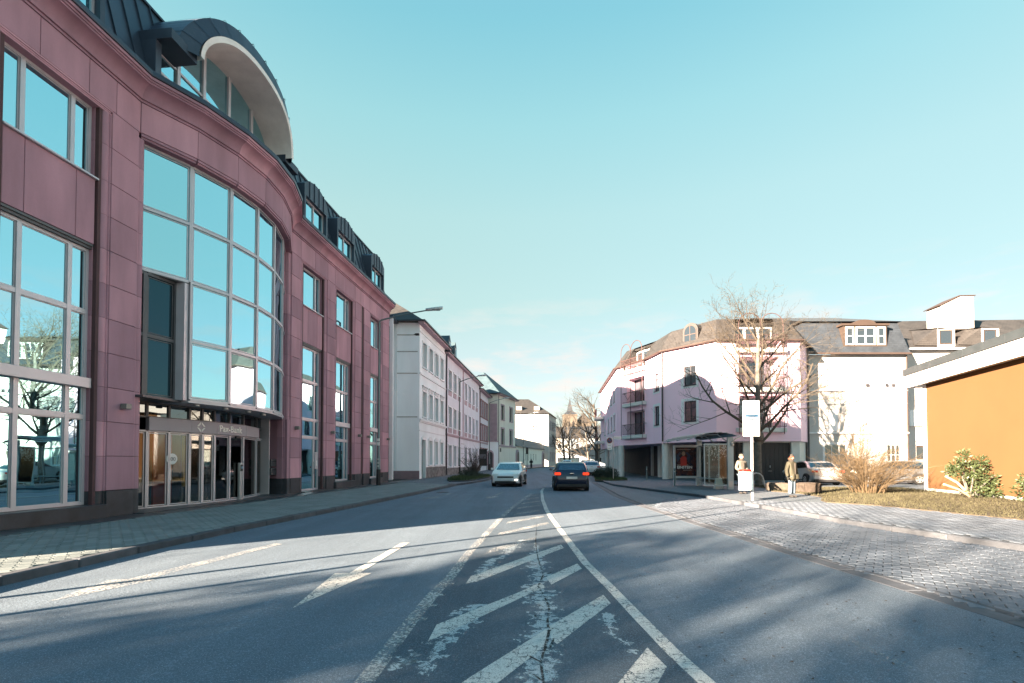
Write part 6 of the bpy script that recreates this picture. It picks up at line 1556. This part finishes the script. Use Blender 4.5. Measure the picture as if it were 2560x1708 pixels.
def head(p, z, s_=1.0, yaw=0):
    """face towards -y"""
    bm = bmesh.new(); bmesh.ops.create_uvsphere(bm, u_segments=16, v_segments=12, radius=1)
    m = MB(); bm.verts.index_update()
    for v in bm.verts:
        x, y, zz = v.co
        w = .074 * (1 - .22 * max(0, -zz)); d = .095; h = .118
        px, py, pz = x * w, y * d, zz * h
        if y < -.55 and abs(x) < .22 and -.3 < zz < .12: py -= .02 * (1 - abs(x) / .22)
        m.v.append((px * s_, py * s_, z + pz * s_))
    m.f = [tuple(v.index for v in f.verts) for f in bm.faces]; bm.free()
    hd = m.build('head', skin_m, p, smooth='all')
    for sx in (-1, 1):
        link('eye', MB().lathe([(.0, -.006), (.01, -.004), (.011, 0), (.0, .006)], 8, sx * .03 * s_, -.083 * s_).xf(Matrix.Translation((0, 0, z + .005))).mesh('eye', black_paint), hd)
        link('ear', MB().cbox(sx * .076 - .008, sx * .076 + .008, -.01, .03, z - .035, z + .03, .006).mesh('ear', skin_m), hd)
    link('mouth', MB().box(-.024, .024, -.094 * s_, -.086 * s_, z - .062, z - .055).mesh('mouth', M('lips', (.35, .12, .10), .5, bump=0)), hd)
    return hd
def hand(p, wrist, dirv, mat, s_=1, side=1):
    """palm and five bent fingers reaching along dirv"""
    w = Vector(wrist); d = Vector(dirv).normalized(); sd_ = d.cross(Vector((0, 1, 0))); sd_ = sd_.normalized() if sd_.length > .1 else Vector((1, 0, 0)); nn = d.cross(sd_)
    ch_ = []; a = w; b_ = w + d * .085
    ch_.append([(*a, .026), (*(a + d * .045), .036), (*b_, .034)])
    for k, (off, ln) in enumerate(((-.03, .062), (-.01, .075), (.011, .07), (.03, .055))):
        p0 = b_ + sd_ * off; p1 = p0 + d * ln * .55 + nn * .008; p2 = p1 + d * ln * .35 + nn * .028
        ch_.append([(*b_, .034), (*p0, .011), (*p1, .0095), (*p2, .008)])
    t0 = a + d * .03 + sd_ * (.036 * side); t1 = t0 + d * .035 + sd_ * (.022 * side) + nn * .01; t2 = t1 + d * .03 + nn * .015
    ch_.append([(*(a + d * .045), .036), (*t0, .013), (*t1, .011), (*t2, .009)])
    return skin_obj('hand', ch_, mat, p, 1)
def person(label, loc, rz, H=1.73, jacket=jk1, trousers=jeans, coat=False, arms='front', hat=cap_m, female=False):
    o = thing('person', label, 'person', loc, rz); k = H / 1.73
    hip, kn, an, shd, neck, hz = .88 * k, .48 * k, .09 * k, 1.40 * k, 1.48 * k, 1.615 * k
    # body: one continuous figure beneath the clothes
    body = [[(0, 0, hip, .12), (0, .0, 1.12 * k, .125), (0, 0, 1.34 * k, .12), (0, .01, neck, .055), (0, -.005, hz - .07, .05)]]
    for s_ in (-1, 1):
        body.append([(0, 0, hip, .12), (s_ * .09, 0, hip - .06, .08), (s_ * .10, -.01, kn, .052), (s_ * .105, .01, an + .04, .04)])
    skin_obj('body', body, skin_m, o, 1)
    head(o, hz, k)
    tr_ = []
    for s_ in (-1, 1): tr_.append([(0, 0, hip, .13), (s_ * .085, 0, hip - .10, .098), (s_ * .10, -.015, kn, .078), (s_ * .108, .012, an + .02, .072 if not female else .085)])
    skin_obj('trousers', tr_, trousers, o, 2)
    for s_ in (-1, 1): skin_obj('shoe', [[(s_ * .11, .05, .045, .045), (s_ * .113, -.04, .045, .05), (s_ * .12, -.15, .035, .036)]], shoe, o, 2)
    low = .80 * k if not coat else .60 * k
    jk_ = [[(0, 0, low + (.02), (.17, .125) if not coat else (.225, .17)), (0, 0, 1.02 * k, (.175, .125) if not coat else (.21, .15)), (0, 0, 1.25 * k, (.185, .13) if not coat else (.2, .145)), (0, .005, 1.40 * k, (.12, .1)), (0, .01, 1.47 * k, .075)]]
    hands = []
    for s_ in (-1, 1):
        if arms == 'front': el, wr = (s_ * .30, .02, 1.10 * k), (s_ * .06, -.27, .98 * k + .03 * s_)
        else: el, wr = (s_ * .31, .02, 1.08 * k), (s_ * .32, -.05, .83 * k)
        jk_.append([(0, .0, 1.25 * k, (.185, .13) if not coat else (.2, .145)), (s_ * .19, .01, 1.385 * k, .088), (*el, .075), (*wr, .055)])
        hands.append((wr, (Vector(wr) - Vector(el)), s_))
    skin_obj('coat' if coat else 'jacket', jk_, jacket, o, 2)
    MB().box(-.006, .006, -.148 if not coat else -.172, -.11, low + .05, 1.38 * k).build('zip', fleece, o)
    for wr, d, s_ in hands: hand(o, wr, d, glove, 1, -s_)
    MB().lathe([(.085, 1.42 * k), (.1, 1.45 * k), (.095, 1.5 * k), (.07, 1.515 * k)], 14, 0, .01).build('collar', fleece, o, smooth='all')
    if female:
        MB().lathe([(.084, hz - .02), (.1, hz + .02), (.102, hz + .07), (.08, hz + .12), (.0, hz + .145)], 16, 0, .012).build('hat', hat, o, smooth='all')
        MB().lathe([(.088, hz + .0), (.106, hz + .005), (.108, hz + .035), (.1, hz + .04)], 16, 0, .008).build('hat_brim', hat_red, o, smooth='all')
        hr_ = MB().lathe([(.06, hz - .12), (.095, hz - .08), (.098, hz), (.09, hz + .03)], 16, 0, .035).build('hair', hair_m, o, smooth='all')
    else:
        MB().lathe([(.086, hz + .025), (.094, hz + .045), (.092, hz + .09), (.07, hz + .12), (.0, hz + .132)], 16, 0, .005).build('cap', hat, o, smooth='all')
        MB().prism([(-.07, -.07), (.07, -.07), (.06, -.145), (0, -.165), (-.06, -.145)], hz + .035, hz + .047).build('cap_peak', hat, o)
        MB().lathe([(.08, hz - .06), (.09, hz - .02), (.09, hz + .03)], 14, 0, .022).build('hair', M('grey_hair', (.25, .24, .22), .9), o, smooth='all')
    return o
mn = person('man in beige grey jacket, flat cap and light jeans waiting by the bin', (10.05, 21.2, .1), R(22), 1.73, jk1, jeans_l, False, 'front', cap_m)
wm = person('woman in long olive coat and red-brimmed hat standing with arms down', (11.08, 19.2, .1), R(28), 1.68, jk2, jeans_l, True, 'down', fleece, True)
MB().box(-.12, .12, -.165, -.135, .72, .92).build('pocket', jk2, wm)
for s_ in (-1, 1): MB().cbox(s_ * .12 - .07, s_ * .12 + .07, -.19, -.14, .72, .9, .01).build('pocket', jk2, wm)
person('distant pedestrian in dark clothes on the pavement by the court building', (3.5, 88.0, .12), R(5), 1.72, M('dark_jacket', (.03, .03, .035), .9), M('dark_trousers', (.02, .02, .025), .9), False, 'front', fleece)
# ---------------------------------------------------------------- trees and shrubs
def grow(seed, base, height, spread, levels=4, trunk_r=.18, fork=.35, up=.35, twigs=5, nside=(8, 5, 4, 3, 3), kids=(7, 6, 5, 5), droop=0.0, taper=.62, first=.28):
    """bare tree: returns (trunk MB, crown MB)"""
    rr = random.Random(seed); trunk, crown = MB(), MB()
    def branch(p, d, L, r, lev):
        n_ = 5 if lev < 2 else 3
        pts, rad = [p.copy()], [r]; q = p.copy(); dd = d.copy()
        for k in range(n_):
            dd = (dd + Vector((rr.uniform(-1, 1), rr.uniform(-1, 1), rr.uniform(-1, 1) + (up - droop) * .5)) * (.05 if lev == 0 else .2)).normalized()
            q = q + dd * (L / n_); pts.append(q.copy()); rad.append(max(.004, r * (1 - (k + 1) / n_ * (1 - .38 if lev else .55))))
        (trunk if lev == 0 else crown).tube(pts, rad, nside[min(lev, 4)], cap=False)
        if lev >= levels: return
        m = kids[min(lev, len(kids) - 1)]
        for k in range(m):
            t = (first + (1 - first) * (k + rr.random() * .8) / m) if lev == 0 else (.25 + .75 * (k + rr.random()) / m)
            i = min(int(t * n_), n_ - 1); f = t * n_ - i
            s_ = pts[i].lerp(pts[i + 1], min(f, 1)); dl = (pts[i + 1] - pts[i]).normalized()
            az = rr.uniform(0, 6.283) + k * 2.4; side = dl.orthogonal().normalized(); side.rotate(Matrix.Rotation(az, 3, dl))
            an = rr.uniform(.55, 1.0) if lev else rr.uniform(.6, 1.15) * (1.15 - .45 * t)
            nd = (dl * math.cos(an) + side * math.sin(an) * (1 if lev else spread) + Vector((0, 0, up * .5 - droop))).normalized()
            branch(s_, nd, L * (rr.uniform(.38, .62) if lev else rr.uniform(.42, .62) * (1.2 - .55 * t)), max(.005, rad[i] * taper), lev + 1)
        # leader carries on
    branch(Vector(base), Vector((rr.uniform(-.03, .03), rr.uniform(-.03, .03), 1)), height * .82, trunk_r, 0)
    return trunk, crown
def tree(label, loc, name='bare_tree', mat_t=bark, mat_c=twig_m, group=None, **kw):
    o = thing(name, label, 'tree', loc, 0, group)
    t, c = grow(base=(0, 0, 0), **kw)
    t.build('trunk', mat_t, o, smooth='all'); cr_ = c.build('crown', mat_c, o)
    return o
st = tree('bare street tree with knotted trunk and pale spreading twigs behind the bus stop', (14.1, 27.7, .1), 'street_tree', bark, twig_m, seed=21, height=10.3, spread=1.0, levels=5, trunk_r=.21, kids=(19, 7, 5, 3, 2), first=.27, up=.12, taper=.5)
kn = MB().lathe([(.2, 2.55), (.29, 2.7), (.31, 2.85), (.27, 3.0), (.2, 3.1)], 10).build('knot', bark, st, smooth='all')
FT = 'bare trees at the far end of the street'
for k, (x, y, h, l, mc, sd) in enumerate(((13.5, 124, 12, 'dark leaning tree right of the pale hipped building', twig_dark, 3), (15.5, 130, 11, 'dark low spreading tree before the church', twig_dark, 4), (25, 140, 13, 'pale bare tree below the church nave', twig_m, 5), (30, 150, 12, 'pale bare tree right of the church nave', twig_m, 6), (13.6, 78, 13, 'tall bare tree beside the pink arcade end', twig_m, 7), (19, 120, 11, 'bare tree between church tower and arcade end', twig_m, 8), (18.0, 150, 16, 'thin bare tree in front of the church tower', twig_m, 9))):
    tree(l, (x, y, 0), 'bare_tree', twig_dark if mc is twig_dark else bark, mc, FT, taper=.5, seed=sd, height=h, spread=1.2, levels=3, trunk_r=.30, kids=(13, 7, 6), first=.22, up=.25 if k != 1 else -.1)
def shrub(label, loc, n_, h, spread, mat, seed, name='shrub', r0=.012, arch=.5, sub=3):
    rr = random.Random(seed); o = thing(name, label, 'shrub', loc); m = MB(); fine = MB()
    for k in range(n_):
        a = rr.uniform(0, 6.283); b_ = rr.uniform(0, .25) * spread; p = Vector((math.cos(a) * b_, math.sin(a) * b_, 0)); out_ = Vector((math.cos(a), math.sin(a), 0))
        hh = h * rr.uniform(.45, 1.0); sp_ = spread * rr.uniform(.25, 1.0) * (1.25 - hh / h * .7)
        pts = [p + out_ * (sp_ * (t ** 1.4)) + Vector((rr.uniform(-.03, .03), rr.uniform(-.03, .03), hh * (t - arch * .35 * t * t * (sp_ / spread)))) for t in (0, .25, .5, .75, 1)]
        m.tube(pts, [r0, r0 * .85, r0 * .65, r0 * .45, r0 * .2], 4, cap=False)
        for j in range(sub):
            i = rr.randrange(1, 4); s_ = pts[i].lerp(pts[i + 1], rr.random()); d = (out_ * rr.uniform(-.2, 1) + Vector((rr.uniform(-1, 1), rr.uniform(-1, 1), rr.uniform(.2, 1.2)))).normalized(); L = h * rr.uniform(.1, .28)
            fine.tube([s_, s_ + d * L * .5, s_ + d * L + Vector((0, 0, .03))], [r0 * .5, r0 * .4, r0 * .15], 3, cap=False)
    m.build('stems', mat, o); fine.build('twigs', mat, o); return o
shrub('large golden leafless shrub on the verge before the orange wall', (15.6, 21.3, .1), 190, 2.3, 2.5, twig_gold, 3, r0=.011, arch=1.1, sub=9)
shrub('tall thin upright twigs rising behind the golden shrub', (16.2, 22.4, .1), 46, 4.1, .9, twig_gold, 5, r0=.012, arch=.2, sub=7)
shrub('dark leafless shrub on the left planting island', (-3.2, 41.5, .2), 46, 2.5, 1.5, twig_dark, 7, r0=.022, arch=.3, sub=5)
shrub('small dark bush at the back of the left island', (-3.9, 44.2, .2), 60, .9, 1.0, twig_dark, 9, r0=.014, arch=.6, sub=4)
def leafy(name, label, loc, clumps, mat, n_, size, seed, cat='shrub', stem=None):
    rr = random.Random(seed); o = thing(name, label, cat, loc); m = MB()
    for (cx_, cy_, cz_, rx_, rz_) in clumps:
        for k in range(n_):
            v = Vector((rr.gauss(0, 1), rr.gauss(0, 1), rr.gauss(0, 1))).normalized() * (rr.random() ** .45)
            p = Vector((cx_ + v.x * rx_, cy_ + v.y * rx_, cz_ + v.z * rz_))
            if p.z < .02: continue
            d = (v + Vector((rr.uniform(-.6, .6), rr.uniform(-.6, .6), rr.uniform(-.5, .7)))).normalized(); s_ = d.orthogonal().normalized(); s_.rotate(Matrix.Rotation(rr.uniform(0, 6.28), 3, d)); L = size * rr.uniform(.6, 1.2)
            m.quad(p, p + d * L * .5 + s_ * L * .2, p + d * L, p + d * L * .5 - s_ * L * .2)
    m.build('foliage', mat, o)
    if stem: stem(o)
    return o
def rh_stems(o):
    for pth in ([(0, 0, 0), (.1, 0, .5), (.25, .05, 1.1)], [(0, 0, 0), (-.1, .1, .6), (-.2, .2, 1.4)], [(0, 0, 0), (.3, -.2, .5), (.7, -.3, .9)], [(0, 0, 0), (.0, .2, .8), (.05, .3, 1.6)]):
        MB().tube(pth, [.035, .028, .015], 6).build('stem', bark, o)
    for pth in ([(0, 0, .1), (-.5, -.1, .35), (-1.1, -.15, .55)], [(-.05, 0, .2), (-.45, 0, .6), (-.85, .05, .85)]):
        MB().tube(pth, [.05, .045, .042], 8).build('cut_branch', M('cut_wood', (.42, .33, .22), .9), o)
leafy('rhododendron', 'rhododendron with glossy leaves and cut pale branches against the orange wall', (17.45, 18.5, .1), [(.2, 0, .55, .5, .42), (.5, -.1, .75, .4, .4), (.15, .1, 1.05, .34, .35), (.0, .2, 1.55, .22, .34), (.45, .0, 1.35, .26, .3), (-.35, .05, 1.25, .28, .28), (-.55, .1, 1.05, .22, .2), (.75, -.1, .4, .36, .3), (.3, -.3, .25, .5, .22)], leaf_m, 260, .13, 4, stem=rh_stems)
leafy('rhododendron', 'second smaller rhododendron at the right edge by the orange wall', (17.35, 16.4, .1), [(.1, 0, .4, .4, .35), (.2, 0, .8, .3, .3)], leaf_m, 220, .13, 6)
leafy('hedge_ball', 'clipped dark hedge ball beside the no stopping sign', (7.1, 37.0, .12), [(0, 0, .45, .85, .55), (.5, .1, .4, .6, .45), (-.4, .2, .35, .5, .4)], hedge_m, 2200, .09, 8)
leafy('hedge_bush', 'low dark hedge at the back of the left planting island', (-3.0, 38.8, .2), [(0, 0, .15, .9, .3), (-.5, 1.6, .2, .8, .35), (-1, 3.2, .2, .7, .3)], hedge_m, 900, .1, 10)
# out of frame, behind and left of the camera: the trees whose shade lies on the foreground
SH = Vector((-11.0, 4.14)); SA = Vector((.772, .636)).normalized(); SQ = Vector((SA.y, -SA.x))
def spot(a, q): p = SH + SA * a + SQ * q; return (p.x, p.y, 0)
k = 0
for a, q, h, w in ((-21, 5.4, 9.6, 2.2), (-23, 9.6, 9.6, 2.3), (-22, 13.6, 9.2, 2.4), (-21, 17.8, 8.8, 2.6), (-22, 22.5, 8.8, 2.8)):
    cl = []
    rr = random.Random(int(q * 10))
    for j in range(16):
        z = h * (j + .5) / 16; cl.append((rr.uniform(-.4, .4) * w, rr.uniform(-.4, .4) * w, z, w * (1.05 - .5 * (j / 15) ** 4), .55))
    k += 1
    o = leafy('evergreen_tree', ['broad', 'second', 'third', 'fourth', 'fifth'][k - 1] + ' dark evergreen standing behind the camera by the side street', spot(a, q), cl, evergreen, 560, .34, 30 + k, 'tree')
    MB().lathe([(.2, 0), (.15, h * .5), (.04, h * .95)], 8).build('trunk', bark, o)
for j, (a, q, h) in enumerate(((-24, 5.0, 11.5), (-27, 8.8, 13.8), (-26, 12.8, 13.2), (-28, 17, 15))):
    tree(['first', 'second', 'third', 'fourth'][j] + ' bare tree behind the camera by the side street', spot(a, q), 'bare_tree', bark, twig_dark, 'bare trees by the side street', seed=50 + j, height=h, spread=1.2, levels=3, trunk_r=.2, kids=(14, 8, 6), first=.3, up=.25)
